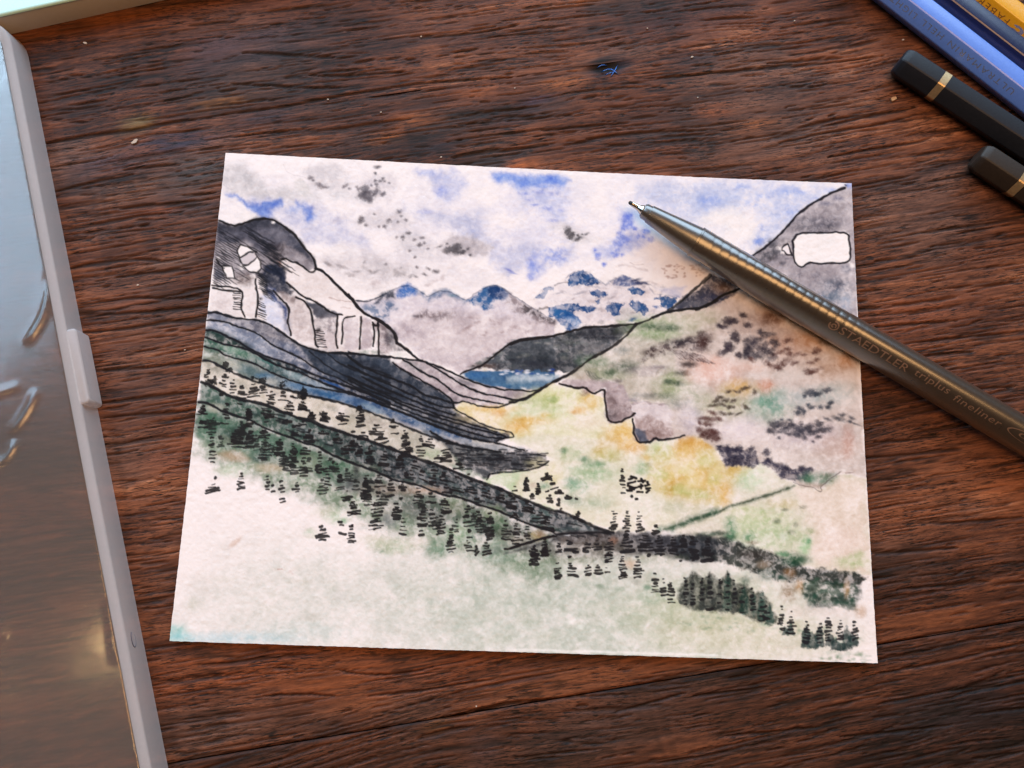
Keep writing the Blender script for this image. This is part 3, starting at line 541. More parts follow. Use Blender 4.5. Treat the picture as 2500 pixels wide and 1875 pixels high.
    bl('B1', 330, 1100, 130, 40, (150, 146, 136), 0.7, rot=20, gran=0.4); bl('B1', 560, 1250, 200, 30, (176, 170, 158), 0.6, rot=20, gran=0.4); bl('B1', 1000, 1380, 200, 26, (172, 162, 156), 0.6, rot=14, gran=0.4); bl('B1', 1700, 1560, 220, 30, (150, 146, 136), 0.6, rot=14, gran=0.5)
    pl('C2', '0,40 200,110 450,200 700,300 900,400 1050,480 1150,640 1050,720 900,660 750,620 600,560 450,500 300,450 150,380 0,360', (202, 194, 182), 0.9, soft=6)
    bl('C2', 250, 200, 220, 50, (176, 166, 160), 0.6, rot=20, gran=0.5); bl('C2', 900, 560, 130, 60, (168, 180, 152), 0.7, gran=0.3); bl('C2', 720, 400, 100, 50, (176, 172, 160), 0.6, gran=0.4)
    T1 = np.vstack([P('B1', T1b)[:-2], P('C1', '1200,240 1380,320 1500,340 1600,390 1800,450 1950,500 2100,540 2212,590'), P('C2', '300,450 450,500 600,560 750,620 900,660 1050,720 1200,780 1400,860 1600,930 1750,990 1900,1050 2100,1140 2212,1180'), P('C3', '550,1100 700,1170 850,1240 950,1290 1100,1325')])
    T2 = np.vstack([P('C1', '290,140 380,150 450,180 540,240 700,290 850,330 940,390 1050,440 1150,480 1250,510 1350,550 1450,590 1560,610 1680,690 1800,740 1950,800 2100,850'), P('C2', '250,740 400,800 500,850 650,880 800,920 950,980 1050,1020 1150,1020 1300,1070 1450,1130 1600,1170 1750,1240 1900,1300 2050,1360 2212,1400'), P('C3', '480,1350 600,1340 800,1330 1100,1325')])
    S.poly(np.vstack([T1, T2[::-1]]), (66, 94, 80), 0.97, soft=4, warp=5, gran=0.2, col2=(40, 54, 60), ax=(P('C1', '300,100')[0], P('C2', '700,750')[0]))
    for k in range(60):
        i = rnd.randrange(len(T1)); j = min(len(T2) - 1, int(i * len(T2) / len(T1))); f = rnd.uniform(0.15, 0.85)
        q = T1[i] * (1 - f) + T2[j] * f
        S.blob(q[0] + rnd.uniform(-15, 15), q[1], rnd.uniform(6, 20), rnd.uniform(4, 8), rnd.choice([(98, 118, 112), (56, 78, 72), (124, 130, 132), (92, 104, 104), (40, 46, 54)]), rnd.uniform(0.3, 0.65), rot=25, gran=0.3)
    # slope below: greens and warm greys
    lo = T2.copy(); lo[:, 1] += 62; lo[:, 0] -= 8
    S.poly(np.vstack([T2[:-3], lo[:-3][::-1]]), (52, 82, 72), 0.94, soft=18, warp=18, gran=0.25, col2=(88, 102, 90), ax=(P('C1', '300,300')[0], P('C2', '900,1000')[0]))
    lo2 = T2.copy(); lo2[:, 1] += 130; lo2[:, 0] -= 10
    S.poly(np.vstack([lo[:-3], lo2[:-3][::-1]]), (136, 152, 130), 0.88, soft=26, warp=22, gran=0.3)
    pl('C1', '280,150 450,190 700,300 940,400 1250,520 1560,620 1800,750 2100,860 2212,900 2212,1150 1900,1060 1600,960 1400,900 1150,780 900,760 600,640 380,560 250,500', (92, 120, 102), 0.85, soft=16, warp=16, gran=0.3)
    for q in [(430, 330, 110, 80, (66, 104, 84)), (380, 470, 90, 60, (84, 118, 98)), (330, 180, 60, 40, (96, 120, 104)), (470, 200, 90, 40, (206, 200, 186)), (680, 560, 150, 50, (170, 172, 156)), (640, 720, 130, 50, (190, 158, 132)), (760, 760, 80, 30, (180, 160, 140)),
              (1050, 850, 150, 50, (206, 184, 160)), (640, 880, 150, 60, (196, 206, 182)), (950, 760, 90, 30, (74, 92, 84)), (980, 720, 90, 70, (56, 76, 76)), (1150, 780, 110, 30, (96, 120, 104)), (730, 500, 140, 90, (40, 48, 56)), (840, 560, 70, 40, (52, 60, 68)),
              (1480, 800, 120, 90, (166, 172, 152)), (1850, 850, 110, 60, (96, 128, 104)), (1950, 960, 150, 90, (98, 96, 98)), (2080, 1050, 130, 80, (140, 130, 128)), (1900, 1050, 90, 60, (110, 110, 112)), (1780, 1380, 110, 70, (168, 192, 158)), (1850, 1420, 60, 30, (118, 160, 122)), (1650, 1330, 120, 60, (206, 204, 186)), (1500, 1560, 60, 50, (190, 200, 176))]:
        bl('C1', *q, 0.65, gran=0.35)
    for q in [(60, 760, 120, 60, (96, 112, 96)), (200, 720, 110, 40, (150, 150, 138)), (500, 950, 260, 60, (172, 154, 142)), (850, 960, 160, 40, (200, 168, 148)), (700, 1180, 160, 70, (104, 104, 104)), (400, 1150, 100, 120, (172, 164, 160)), (450, 1290, 90, 70, (140, 138, 144)),
              (1120, 1060, 110, 40, (140, 158, 132)), (1180, 1150, 120, 80, (126, 134, 108)), (1330, 1250, 110, 80, (92, 112, 92)), (900, 1280, 200, 80, (86, 94, 90)), (1300, 1400, 200, 100, (106, 136, 112)), (1180, 1420, 90, 90, (162, 182, 152)), (960, 1560, 130, 90, (120, 146, 122)),
              (1560, 1200, 100, 70, (160, 172, 140)), (1640, 1330, 90, 90, (112, 142, 106)), (1480, 1400, 120, 90, (60, 76, 74)), (1720, 1420, 130, 60, (104, 100, 96)), (1640, 1560, 130, 70, (150, 168, 150)), (2050, 1450, 80, 50, (206, 180, 130)), (2080, 1430, 40, 40, (140, 116, 104)), (1850, 1500, 150, 50, (168, 160, 146)),
              (500, 1560, 200, 70, (190, 194, 172)), (300, 1500, 150, 60, (204, 202, 182)), (750, 1520, 130, 60, (214, 206, 192)), (1900, 1560, 260, 40, (120, 118, 116))]:
        bl('C2', *q, 0.6, gran=0.3)
    for q in [(950, 340, 110, 70, (112, 142, 116)), (500, 290, 200, 70, (186, 194, 170)), (340, 330, 60, 20, (140, 156, 134)), (1600, 400, 200, 60, (146, 164, 148)), (1780, 500, 80, 40, (160, 172, 152)), (1500, 330, 160, 40, (110, 118, 112))]:
        bl('D2', *q, 0.6, gran=0.4)
    S.line(T1, 8.0, (24, 22, 26), 0.95, gran=0.1); S.line(T2, 5.6, (24, 22, 26), 0.95)
    # ---------------- right: valley floor
    pl('C2', '1480,860 1580,790 1800,765 2080,730 2212,660 2250,1170 1900,1040 1650,930', (208, 214, 188), 0.95, soft=4)
    pl('B2', '1140,1400 1180,1345 1250,1325 1480,1390 1680,1365 1900,1295 2060,1225 2212,1120 2212,1659 1800,1660 1600,1620 1400,1540', (226, 212, 178), 0.95, soft=4)
    pl('B3', '-20,1250 100,1225 280,1125 510,1045 700,1095 880,1150 1000,1200 1030,1400 1060,1455 1170,1470 1310,1420 1330,1659 -20,1659', (224, 218, 190), 0.95, soft=4)
    pl('C3', '-50,300 400,280 900,300 1310,240 1380,360 1550,310 1870,280 2212,200 2212,1290 1600,1320 1100,1320 850,1240 550,1100 250,1010 0,900 100,700 380,620 400,520', (226, 219, 202), 0.95, soft=6)
    pl('C4', '0,100 250,60 420,160 560,390 700,365 870,400 930,350 1060,420 1150,510 1290,555 1500,630 1580,600 1750,470 2050,540 2105,1560 1800,1530 1400,1480 1080,1350 780,1240 560,1180 0,1140', (224, 216, 202), 0.95, soft=4)
    pl('C4', '1280,600 1600,640 1750,480 2040,560 2080,1100 2090,1560 1500,1480 1430,900', (232, 216, 206), 0.8, soft=14, warp=16)
    YG = (206, 205, 150); OC = (224, 188, 118); GR = (150, 172, 138); PG = (200, 208, 172)
    for t, x, y, rx, ry, c, a in [('B3', 400, 1200, 260, 90, YG, .8), ('B3', 300, 1330, 260, 80, PG, .7), ('B3', 440, 1210, 60, 30, (128, 160, 90), .6), ('B3', 140, 1230, 140, 30, (150, 160, 120), .6),
            ('B2', 1560, 1400, 240, 34, OC, .8), ('B2', 1620, 1450, 70, 40, (216, 158, 80), .7), ('B2', 1400, 1500, 200, 60, (234, 214, 176), .6), ('B2', 1900, 1540, 130, 60, OC, .75), ('B2', 2130, 1465, 60, 24, OC, .7), ('B2', 1830, 1600, 90, 40, (222, 168, 90), .7), ('B2', 2060, 1330, 140, 90, (206, 208, 172), .7),
            ('B3', 60, 1540, 130, 60, OC, .75), ('B3', 250, 1440, 200, 40, (222, 182, 112), .55), ('B3', 840, 1230, 110, 90, OC, .8), ('B3', 720, 1330, 90, 40, (226, 180, 110), .65), ('B3', 680, 1350, 30, 20, (200, 140, 70), .6), ('B3', 1180, 1560, 150, 90, OC, .75), ('B3', 860, 1460, 200, 80, (232, 216, 202), .6), ('B3', 520, 1400, 140, 50, YG, .5),
            ('C3', 1240, 270, 90, 120, OC, .85), ('C3', 1330, 400, 130, 60, (222, 172, 98), .75), ('C3', 1460, 500, 50, 40, OC, .6), ('C3', 950, 440, 70, 60, (206, 178, 110), .7), ('C3', 1050, 480, 160, 70, (206, 200, 150), .7), ('C3', 640, 470, 120, 70, (176, 190, 152), .7), ('C3', 560, 440, 40, 26, (98, 134, 104), .7), ('C3', 780, 530, 50, 30, (106, 146, 118), .7), ('C3', 900, 590, 110, 40, (112, 150, 120), .75), ('C3', 860, 680, 240, 90, (162, 186, 150), .8), ('C3', 650, 780, 70, 50, (96, 142, 116), .8), ('C3', 720, 830, 130, 70, (134, 170, 140), .8), ('C3', 360, 820, 60, 40, (110, 150, 124), .7), ('C3', 300, 590, 120, 60, (216, 206, 170), .6), ('C3', 450, 700, 90, 90, (220, 208, 160), .6),
            ('C3', 660, 980, 110, 60, (132, 156, 138), .7), ('C3', 900, 1010, 160, 70, (190, 198, 180), .6), ('C3', 1080, 900, 160, 90, (230, 224, 212), .7), ('C3', 1430, 640, 90, 60, (152, 180, 142), .8), ('C3', 1490, 590, 30, 26, (110, 120, 80), .5), ('C3', 1620, 450, 130, 110, (200, 208, 168), .85), ('C3', 1950, 380, 180, 110, OC, .75), ('C3', 1870, 420, 90, 140, (220, 166, 92), .75), ('C3', 1690, 720, 60, 80, OC, .85), ('C3', 2000, 700, 260, 170, (222, 196, 134), .8), ('C3', 1800, 850, 250, 60, (210, 200, 150), .6), ('C3', 1800, 1060, 400, 60, (216, 212, 196), .7), ('C3', 1400, 1000, 180, 90, (232, 226, 216), .7), ('C3', 230, 820, 50, 30, (172, 140, 120), .5),
            ('C4', 170, 180, 70, 130, (212, 160, 84), .75), ('C4', 260, 130, 130, 60, (218, 172, 96), .7), ('C4', 120, 520, 230, 220, (218, 194, 132), .7), ('C4', 330, 560, 200, 160, (212, 180, 112), .6), ('C4', 540, 690, 60, 110, (216, 168, 96), .85), ('C4', 620, 420, 100, 60, (214, 180, 104), .7), ('C4', 330, 320, 160, 90, (228, 216, 186), .7), ('C4', 860, 520, 180, 110, (222, 224, 206), .8), ('C4', 780, 540, 110, 90, (200, 214, 186), .7), ('C4', 940, 420, 90, 40, (206, 210, 182), .6),
            ('C4', 1180, 800, 150, 50, (206, 190, 152), .7), ('C4', 900, 960, 300, 130, (198, 206, 168), .85), ('C4', 1000, 1150, 380, 130, (190, 202, 168), .85), ('C4', 700, 860, 160, 40, (206, 206, 174), .7), ('C4', 350, 1040, 220, 60, (222, 214, 202), .8), ('C4', 1750, 1200, 260, 160, (234, 216, 208), .7), ('C4', 1900, 1420, 160, 60, (196, 206, 168), .7), ('C4', 1980, 1340, 60, 40, (182, 194, 148), .6)]:
        bl(t, x, y, rx, ry, c, a * 0.95, gran=0.3)
    pl('C4', '250,60 420,160 560,390 700,365 800,420 640,560 625,800 500,825 200,750 -100,700 -350,620 -300,350 -150,200', (222, 200, 140), 0.5, soft=16, warp=20, gran=0.5)
    for q in [(330, 330, 90, 50, (214, 214, 168)), (120, 420, 110, 60, (222, 214, 170)), (420, 520, 80, 60, (206, 204, 150)), (60, 640, 120, 50, (204, 208, 162)), (250, 690, 130, 50, (198, 204, 160)), (480, 430, 60, 40, (226, 214, 176)), (-150, 480, 90, 60, (206, 210, 166)), (180, 560, 60, 40, (228, 216, 172))]:
        bl('C4', *q, 0.6, gran=0.4)
    for q in [(180, 180, 30, 130, -8), (300, 150, 110, 26, 20), (20, 540, 90, 30, -30), (330, 520, 30, 90, 10), (440, 660, 70, 30, -20), (540, 690, 34, 100, 8), (-60, 640, 40, 70, 0), (250, 440, 80, 24, 30)]:
        bl('C4', *q[:4], (214, 168, 92), 0.36, rot=q[4], gran=0.5)
    bl('C3', 1180, 330, 200, 130, (222, 186, 118), 0.5, gran=0.4)
    # rock with inked outline
    pl('B3', '510,1040 700,1090 800,1080 890,1150 980,1100 1015,1110 1005,1200 1030,1300 1055,1450 1170,1465 1240,1410 1330,1390 1320,1560 1340,1659 1560,1659 1870,1580 1800,1350 1650,1260 1400,1230 1300,1250 1200,1050 1000,980 700,940 560,990', (186, 169, 170), 0.92, soft=4)
    pl('B3', '1010,1120 1100,1180 1160,1280 1300,1260 1330,1380 1240,1410 1170,1460 1055,1445 1030,1300', (150, 132, 132), 0.8, soft=8, gran=0.35)
    bl('B3', 1070, 1380, 60, 60, (84, 74, 80), 0.75, gran=0.3); bl('B3', 790, 1130, 50, 34, (140, 108, 96), 0.7, gran=0.3)
    pl('B3', '1300,1280 1420,1235 1620,1270 1690,1260 1800,1350 1860,1400 1800,1470 1810,1560 1700,1540 1400,1450', (224, 212, 212), 0.9, soft=3, edge=0.1)
    pl('B3', '1330,1420 1500,1400 1800,1480 1870,1590 1700,1640 1560,1640 1450,1659 1340,1620', (176, 154, 150), 0.85, soft=8, gran=0.4)
    pl('C3', '1315,180 1350,200 1440,230 1500,330 1460,345 1385,355 1330,270', (74, 82, 100), 0.92, soft=4)
    bl('C3', 1550, 240, 90, 60, (136, 112, 106), 0.6, gran=0.5); bl('B3', 1810, 1510, 20, 50, (72, 68, 78), 0.85, rot=-25); ln('B3', '1640,1255 1700,1270 1800,1350', 8, (130, 116, 120), 0.6)
    for s in ['510,1040 600,1060 700,1090 800,1080 820,1110 890,1150 940,1120 980,1100 1010,1110 1000,1200 1025,1280 1030,1380 1055,1450 1170,1465 1240,1410 1300,1400 1330,1360']: ln('B3', s, 24, (34, 24, 26), sm=1)
    ln('C3', '1310,95 1310,130 1330,180 1320,260 1380,360 1460,340 1510,350 1550,300 1610,330 1700,310 1800,300 1875,270', 24, (30, 24, 28), sm=1)
    # ---------------- right: hillside
    S.sk = 1.5
    pl('B3', '1350,395 1450,365 1700,265 1900,235 2212,160 2260,1500 1900,1600 1860,1400 1650,1260 1400,1230 1300,1250 1200,1050 1000,980 560,990 780,830 950,725 1200,565', (202, 192, 180), 0.9, soft=3)
    pl('B4', '0,40 300,-120 700,-160 1000,-40 1700,400 1960,560 2060,1850 1900,1800 1750,1790 1640,1880 1560,1980 1400,1930 1290,1880 1150,1835 1060,1750 930,1680 560,1715 480,1540 250,1370 -50,1400 0,900', (214, 200, 194), 0.92, soft=4)
    for t, x, y, rx, ry, c, a in [('B3', 1600, 430, 320, 120, (172, 184, 150), .8), ('B3', 1550, 420, 200, 40, (84, 106, 82), .8), ('B3', 1720, 440, 110, 34, (70, 92, 72), .75), ('B3', 1500, 520, 150, 50, (146, 166, 126), .7), ('B3', 2050, 330, 220, 100, (206, 200, 182), .7), ('B3', 1400, 590, 170, 60, (200, 192, 182), .7), ('B3', 1180, 680, 90, 40, (112, 120, 116), .7), ('B3', 900, 800, 160, 60, (116, 138, 110), .75), ('B3', 1000, 930, 260, 60, (152, 160, 130), .7), ('B3', 780, 950, 100, 50, (206, 190, 182), .7),
            ('B3', 1230, 850, 140, 60, (76, 94, 78), .8), ('B3', 1060, 920, 70, 40, (84, 104, 84), .75), ('B3', 1330, 880, 70, 30, (84, 94, 84), .6), ('B3', 1500, 900, 220, 50, (176, 162, 162), .7), ('B3', 1600, 860, 100, 20, (140, 128, 132), .6), ('B3', 1150, 1010, 50, 20, (98, 84, 90), .6), ('B3', 1750, 1050, 170, 130, (172, 180, 146), .8), ('B3', 1880, 920, 90, 30, (58, 66, 60), .85), ('B3', 1700, 1020, 50, 26, (56, 82, 62), .8), ('B3', 1810, 1040, 60, 28, (50, 74, 56), .8), ('B3', 1450, 1170, 160, 30, (130, 128, 124), .6), ('B3', 1330, 1215, 60, 20, (128, 122, 140), .6), ('B3', 1700, 1180, 130, 40, (140, 146, 130), .6), ('B3', 2000, 1200, 140, 120, (190, 190, 172), .7), ('B3', 1950, 1400, 110, 160, (204, 194, 204), .7), ('B3', 1780, 1260, 90, 60, (130, 134, 128), .6),
            ('B3', 2100, 860, 180, 120, (222, 186, 172), .85), ('B4', 450, 680, 230, 130, (224, 188, 176), .85), ('B4', 850, 640, 250, 60, (228, 202, 192), .7), ('B4', 700, 870, 180, 80, (218, 184, 124), .8), ('B4', 990, 850, 80, 100, (214, 160, 136), .75), ('B4', 1250, 720, 300, 60, (226, 216, 212), .8), ('B4', 1040, 1050, 230, 140, (124, 166, 150), .85), ('B4', 980, 1010, 60, 50, (74, 140, 116), .7), ('B4', 900, 1180, 200, 90, (166, 176, 164), .7), ('B4', 1500, 960, 320, 110, (196, 200, 200), .8), ('B4', 1800, 900, 150, 110, (206, 208, 206), .7), ('B4', 550, 1080, 260, 150, (198, 196, 166), .6), ('B4', 680, 1300, 260, 130, (226, 214, 218), .8), ('B4', 1450, 1380, 360, 130, (200, 186, 192), .7), ('B4', 1750, 1500, 220, 120, (214, 192, 184), .7), ('B4', 1860, 1450, 60, 160, (196, 150, 134), .5),
            ('B4', 950, 200, 300, 130, (190, 172, 168), .7), ('B4', 1250, 400, 320, 130, (206, 176, 164), .7), ('B4', 1700, 640, 220, 110, (196, 168, 150), .7), ('B4', 1150, 60, 200, 110, (200, 160, 130), .7), ('B4', 1500, 350, 200, 110, (204, 164, 130), .6), ('B4', 1850, 560, 100, 90, (200, 140, 84), .5), ('B4', 1050, 110, 90, 60, (92, 54, 40), .75), ('B4', 1620, 380, 60, 30, (80, 56, 44), .6)]:  # blobs along the pen mix hillside browns with its warm shadow, painted in
        bl(t, x, y, rx, ry, c, a, gran=0.3)
    # brown brush marks across the shoulder
    pl('B3', '1390,770 1480,680 1600,610 1800,560 2010,540 2010,490 2140,500 2150,600 2060,680 1900,640 1700,700 1560,740 1420,800', (84, 68, 72), 0.85, soft=6, warp=12, ws=14, gran=0.6)
    bl('B3', 2080, 580, 70, 90, (84, 52, 46), 0.75, gran=0.4); bl('B3', 1830, 590, 130, 40, (66, 60, 70), 0.7, gran=0.4); bl('B3', 1500, 700, 90, 40, (74, 52, 50), 0.7, gran=0.4)
    for k in range(14):
        x = 1680 + k * 28; ln('B3', f'{x},{650 + k * 6} {x + 70},{700 + k * 6} {x + 150},{770 + k * 4}', 16, (92, 76, 80), 0.6, gran=0.4)
    bl('B3', 1920, 830, 90, 30, (62, 48, 48), 0.9)
    for k in range(9):
        x = 790 + k * 14; ln('B3', f'{x},{890 + k * 4} {x + 40},{950 + k * 4} {x + 80},{1000 - k * 2}', 9, (98, 104, 92), 0.5)
    DP = (58, 54, 70); BRN = (98, 62, 58)
    spots('B4', '570,140,60,34 520,200,50,20 480,190,30,18 640,140,40,30 740,80,38,24 790,185,34,24 640,310,50,50 580,400,44,44 560,460,84,30 690,510,34,32 670,340,30', (62, 52, 66), 0.88)
    spots('B4', '820,400,60,80 900,350,90,30 920,430,60,30 1000,280,80,24 920,260,26,26 1060,370,50,24 1100,400,30,20 850,510,110,40 1000,480,60,30 1050,540,50,34 780,470,30,60 970,400,30,40 1040,450,50,24', DP, 0.82, gran=0.2)
    spots('B4', '1220,355,40,20 1220,445,36,18 1120,490,60,20 1230,500,40,24 1310,510,40,18 1390,510,30,12 1170,600,90,30 1290,600,40,18 1110,650,44,22 1000,600,50,24 1530,470,44,34 1530,560,34,16 1460,595,44,18 1450,690,50,30 1520,680,60,20 830,560,36,22', BRN, 0.82, gran=0.25)
    spots('B4', '580,905,28,14 660,905,26,9 760,870,50,18 860,915,20,28 700,905,14 450,1005,40,24 490,965,30,14 545,1000,36,20 630,1005,30,18 420,1055,54,14 520,1050,40,14 590,1075,24,16 630,1075,18,14 770,1075,40,24 510,1140,40,20 600,1145,36,12 690,1145,36,10', (74, 58, 50), 0.85)
    spots('B4', '410,1135,50,20 320,1190,60,20 400,1210,60,20 270,1240,18,30 350,1255,60,22 260,1310,34,26 350,1340,70,28 430,1340,40,24 400,1390,70,30 300,1380,40,24 450,1420,40,26 480,1200,30,16', BRN, 0.9, gran=0.1)
    spots('B4', '1470,920,70,30 1530,940,50,24 1640,895,50,24 1400,960,20 1435,1055,22 1350,1090,40,18 1330,1135,40,26 1390,1130,22,34 1680,1030,34,22 1650,1080,28,16 1570,1080,24 1480,1080,34,20 1160,1210,20,14 1240,1215,18,10', (46, 58, 76), 0.85)
    spots('B4', '1080,1270,60,44 1160,1260,60,40 1250,1260,40,24 1290,1295,40,40 1360,1255,20 1380,1310,60,40 1460,1300,40,40 1550,1260,44,34 1040,1335,50,26 1180,1320,90,26 1330,1340,70,34 1480,1350,60,24 1600,1320,80,30 1220,1365,40,16 1320,1380,60,20 1400,1410,24 1120,1405,20 1550,1400,30,16 1490,1450,14', (48, 48, 62), 0.85)
    spots('B4', '1640,1205,40,12 1760,1205,60,20 1800,1160,34,18 1900,1195,34,14 1880,1235,20 1940,1260,40,6', (60, 66, 78), 0.8)
    pl('C4', '430,160 700,190 860,210 920,340 1000,310 1130,380 1300,420 1470,400 1480,440 1400,540 1290,552 1150,510 1060,420 930,350 870,402 700,372 560,392 500,280', (64, 62, 84), 0.92, soft=3, warp=9, ws=12, gran=0.35)
    spots('C4', '830,200,24,26 700,205,40 640,210,40,24 990,235,30,40 560,200,40 480,190,34,24 1010,330,40,34 1100,370,50,26 1180,400,50,34 1370,410,34,26 1480,425,20 650,320,80,40', (50, 46, 66), 0.85)
    bl('C4', 1540, 520, 170, 60, (94, 128, 104), 0.8, gran=0.25); bl('C4', 1450, 530, 60, 40, (52, 104, 78), 0.8); bl('C4', 1660, 500, 70, 40, (96, 110, 90), 0.7, gran=0.4); bl('C4', 1480, 600, 110, 28, (150, 128, 108), 0.7)
    ln('C4', '1285,560 1400,612 1500,620 1575,670 1585,640 1560,610 1640,560 1670,520 1760,470 1800,440', 11, (88, 72, 66), 0.7); bl('C4', 1810, 440, 26, 18, (236, 226, 222), 0.8); ln('C4', '1840,460 1920,462', 10, (150, 120, 112), 0.6)
    S.sk = 1.0
    # ---------------- low hedge lines and dark woods
    ln('C4', '-20,1070 150,995 300,935 450,890 550,840 650,810 800,770 900,730 1050,690 1170,640 1285,600', 46, (104, 122, 96), 0.7, soft=4, gran=0.3)
    ln('C4', '300,925 450,888 550,838 650,808 800,768 900,728 1050,688 1170,642 1280,602', 24, (64, 76, 60), 0.8, soft=2.5, gran=0.3)
    ln('C3', '1600,1300 1750,1270 1900,1200 2050,1150 2212,1090', 70, (74, 112, 88), 0.75, soft=7, gran=0.3); ln('C3', '1650,1300 1800,1260 1950,1190 2212,1120', 26, (40, 74, 56), 0.75, soft=4, gran=0.3)
    for q in [(600, 1060, 60, 110, (104, 150, 118)), (590, 1160, 70, 50, (64, 122, 88)), (480, 1110, 100, 24, (54, 74, 62)), (800, 1150, 60, 50, (92, 140, 104)), (840, 1215, 60, 20, (116, 84, 70)), (330, 1130, 120, 26, (70, 104, 86)), (1160, 1340, 80, 30, (84, 146, 104)), (1300, 1390, 120, 60, (50, 106, 74)), (1400, 1240, 60, 90, (172, 204, 164)), (1440, 1195, 30, 34, (108, 160, 120)), (1250, 1100, 36, 24, (112, 126, 104)), (1300, 1020, 24, 24, (112, 124, 100)), (1100, 980, 40, 26, (108, 118, 98)), (1180, 860, 34, 14, (100, 108, 88)), (1380, 830, 40, 16, (116, 110, 84)), (1450, 1100, 40, 40, (176, 184, 150)), (1170, 1150, 40, 40, (232, 230, 222))]:
        bl('C4', *q, 0.75, gran=0.4)
    pl('C3', '480,1350 640,1320 1100,1310 1600,1335 2212,1370 2212,1659 2100,1640 1700,1600 1300,1560 1150,1540 900,1480 600,1440 400,1440', (58, 58, 62), 0.92, soft=6, warp=9, gran=0.15)
    pl('D4', '0,30 300,25 540,70 700,110 900,170 1080,235 1250,310 1400,385 1550,395 1800,430 2000,455 2070,480 1980,570 1850,590 1500,540 1350,530 1100,520 950,440 720,390 560,330 430,310 250,290 0,290', (54, 61, 56), 0.95, soft=5, warp=12, ws=18, gran=0.4)
    bl('D4', 300, 160, 320, 110, (46, 48, 58), 0.75, gran=0.25); bl('D4', 850, 240, 160, 60, (74, 64, 62), 0.6, gran=0.4); bl('D4', 1280, 310, 130, 50, (38, 88, 64), 0.75, gran=0.2); bl('D4', 950, 350, 70, 40, (190, 168, 148), 0.5, gran=0.4); bl('D4', 1230, 440, 60, 50, (180, 142, 104), 0.6, gran=0.4)
    bl('C3', 900, 1430, 300, 90, (90, 76, 72), 0.6, gran=0.4); bl('C3', 1100, 1420, 40, 40, (170, 128, 106), 0.6); bl('C3', 1700, 1450, 400, 80, (44, 46, 56), 0.7, gran=0.25); bl('C3', 560, 1400, 40, 24, (140, 128, 122), 0.5)
    bl('D3', 300, 330, 300, 60, (110, 106, 102), 0.5, gran=0.4); bl('D3', 900, 330, 400, 90, (112, 106, 96), 0.7, gran=0.4); bl('D3', 1500, 420, 260, 50, (170, 172, 154), 0.6, gran=0.4); bl('D3', 700, 440, 260, 40, (146, 152, 132), 0.6, gran=0.4)
    bl('D3', 940, 720, 60, 26, (120, 144, 120), 0.55); bl('D3', 1180, 740, 70, 26, (140, 160, 136), 0.5); bl('D3', 1460, 730, 40, 30, (96, 140, 112), 0.6); bl('D3', 1500, 840, 110, 50, (152, 172, 146), 0.6, gran=0.3); bl('D3', 1280, 470, 60, 50, (206, 176, 150), 0.6)
    bl('D3', 650, 1090, 40, 30, (240, 236, 230), 0.6); bl('D3', 740, 1140, 40, 44, (240, 236, 230), 0.6); bl('D3', 1350, 670, 50, 30, (170, 166, 156), 0.5)
    # ink line spur at lower centre
    ln('C2', '1690,1595 1780,1590 1880,1550 1980,1520 2100,1480 2220,1450', 22); ln('C3', '-20,1500 80,1460 200,1425 330,1390 480,1365', 22); ln('C2', '1690,1640 1800,1620 1950,1580 2100,1530', 26, (60, 58, 62), 0.7, soft=3)
    bl('C3', 460, 1330, 50, 14, (214, 206, 204), 0.7); bl('C3', 610, 1355, 40, 8, (200, 198, 200), 0.7); bl('C3', 1760, 1340, 60, 10, (222, 222, 214), 0.6)
    # ---------------- little fineliner trees
    for q in [(450, 1060, 36, 44), (840, 1230, 44, 40), (1060, 1290, 40, 26), (1280, 1370, 56, 60), (1300, 1400, 40, 50), (1890, 1540, 48, 40), (280, 1260, 70, 34), (310, 1230, 46, 26), (480, 1120, 40, 30), (760, 1210, 50, 18), (1060, 1250, 44, 12), (1500, 1610, 44, 40)]:
        bl('B1', *q, (24, 20, 22), 0.92, warp=8, soft=1.6)
    stack('B1', '250,1120,1200,80,4,-8 335,1185,1190,60,1 440,1165,1190,90,2,12 430,1240,1300,85,3 520,1225,1370,75,5 620,1290,1420,100,5 740,1280,1410,140,5 850,1310,1370,100,3 930,1355,1390,120,3 940,1415,1490,125,5 1060,1360,1440,100,3 1135,1465,1580,110,5,5 1275,1465,1550,140,4,8 1380,1580,1640,90,3 1500,1590,1659,90,4 1680,1590,1659,130,4,10 390,1385,1390,90,1,4 600,1450,1480,90,2,6 470,1495,1498,70,1,8 690,1550,1640,70,5 920,1560,1600,110,3 200,1520,1600,120,5 450,1580,1640,100,4 1180,1400,1410,120,2,10')
    stack('C1', '340,180,265,110,5,4 325,345,420,110,4,-4 565,270,370,100,5,4 700,455,625,190,7,0 820,345,405,110,4 845,455,615,115,7 985,445,525,125,5 1160,545,715,115,7 1310,590,820,90,9 1440,640,700,110,4 1420,745,940,100,7 1590,680,900,85,8 1670,860,1030,85,6 1750,780,850,100,3 1810,930,1090,125,6 1885,1110,1200,105,4 2090,960,1190,110,8 1960,1240,1350,150,4 1620,1490,1625,120,5 1830,1430,1560,100,5 1935,1480,1640,90,5 2170,1250,1510,95,7 430,490,780,100,9,-3 460,960,965,50,1 440,1030,1110,150,5,-8 505,1090,1095,50,1 750,915,1080,90,7 1030,935,1080,85,5 1190,1000,1220,75,7 1345,1020,1100,75,4 1085,1050,1110,55,2 590,165,220,70,3 820,220,300,70,5 1050,270,310,110,3 1020,310,350,70,2 1320,410,500,70,5 1470,440,560,90,5 1630,460,480,110,2 1790,490,580,90,4 1870,610,700,110,4 2030,620,720,100,5 2130,640,760,110,5 1950,560,610,100,3')
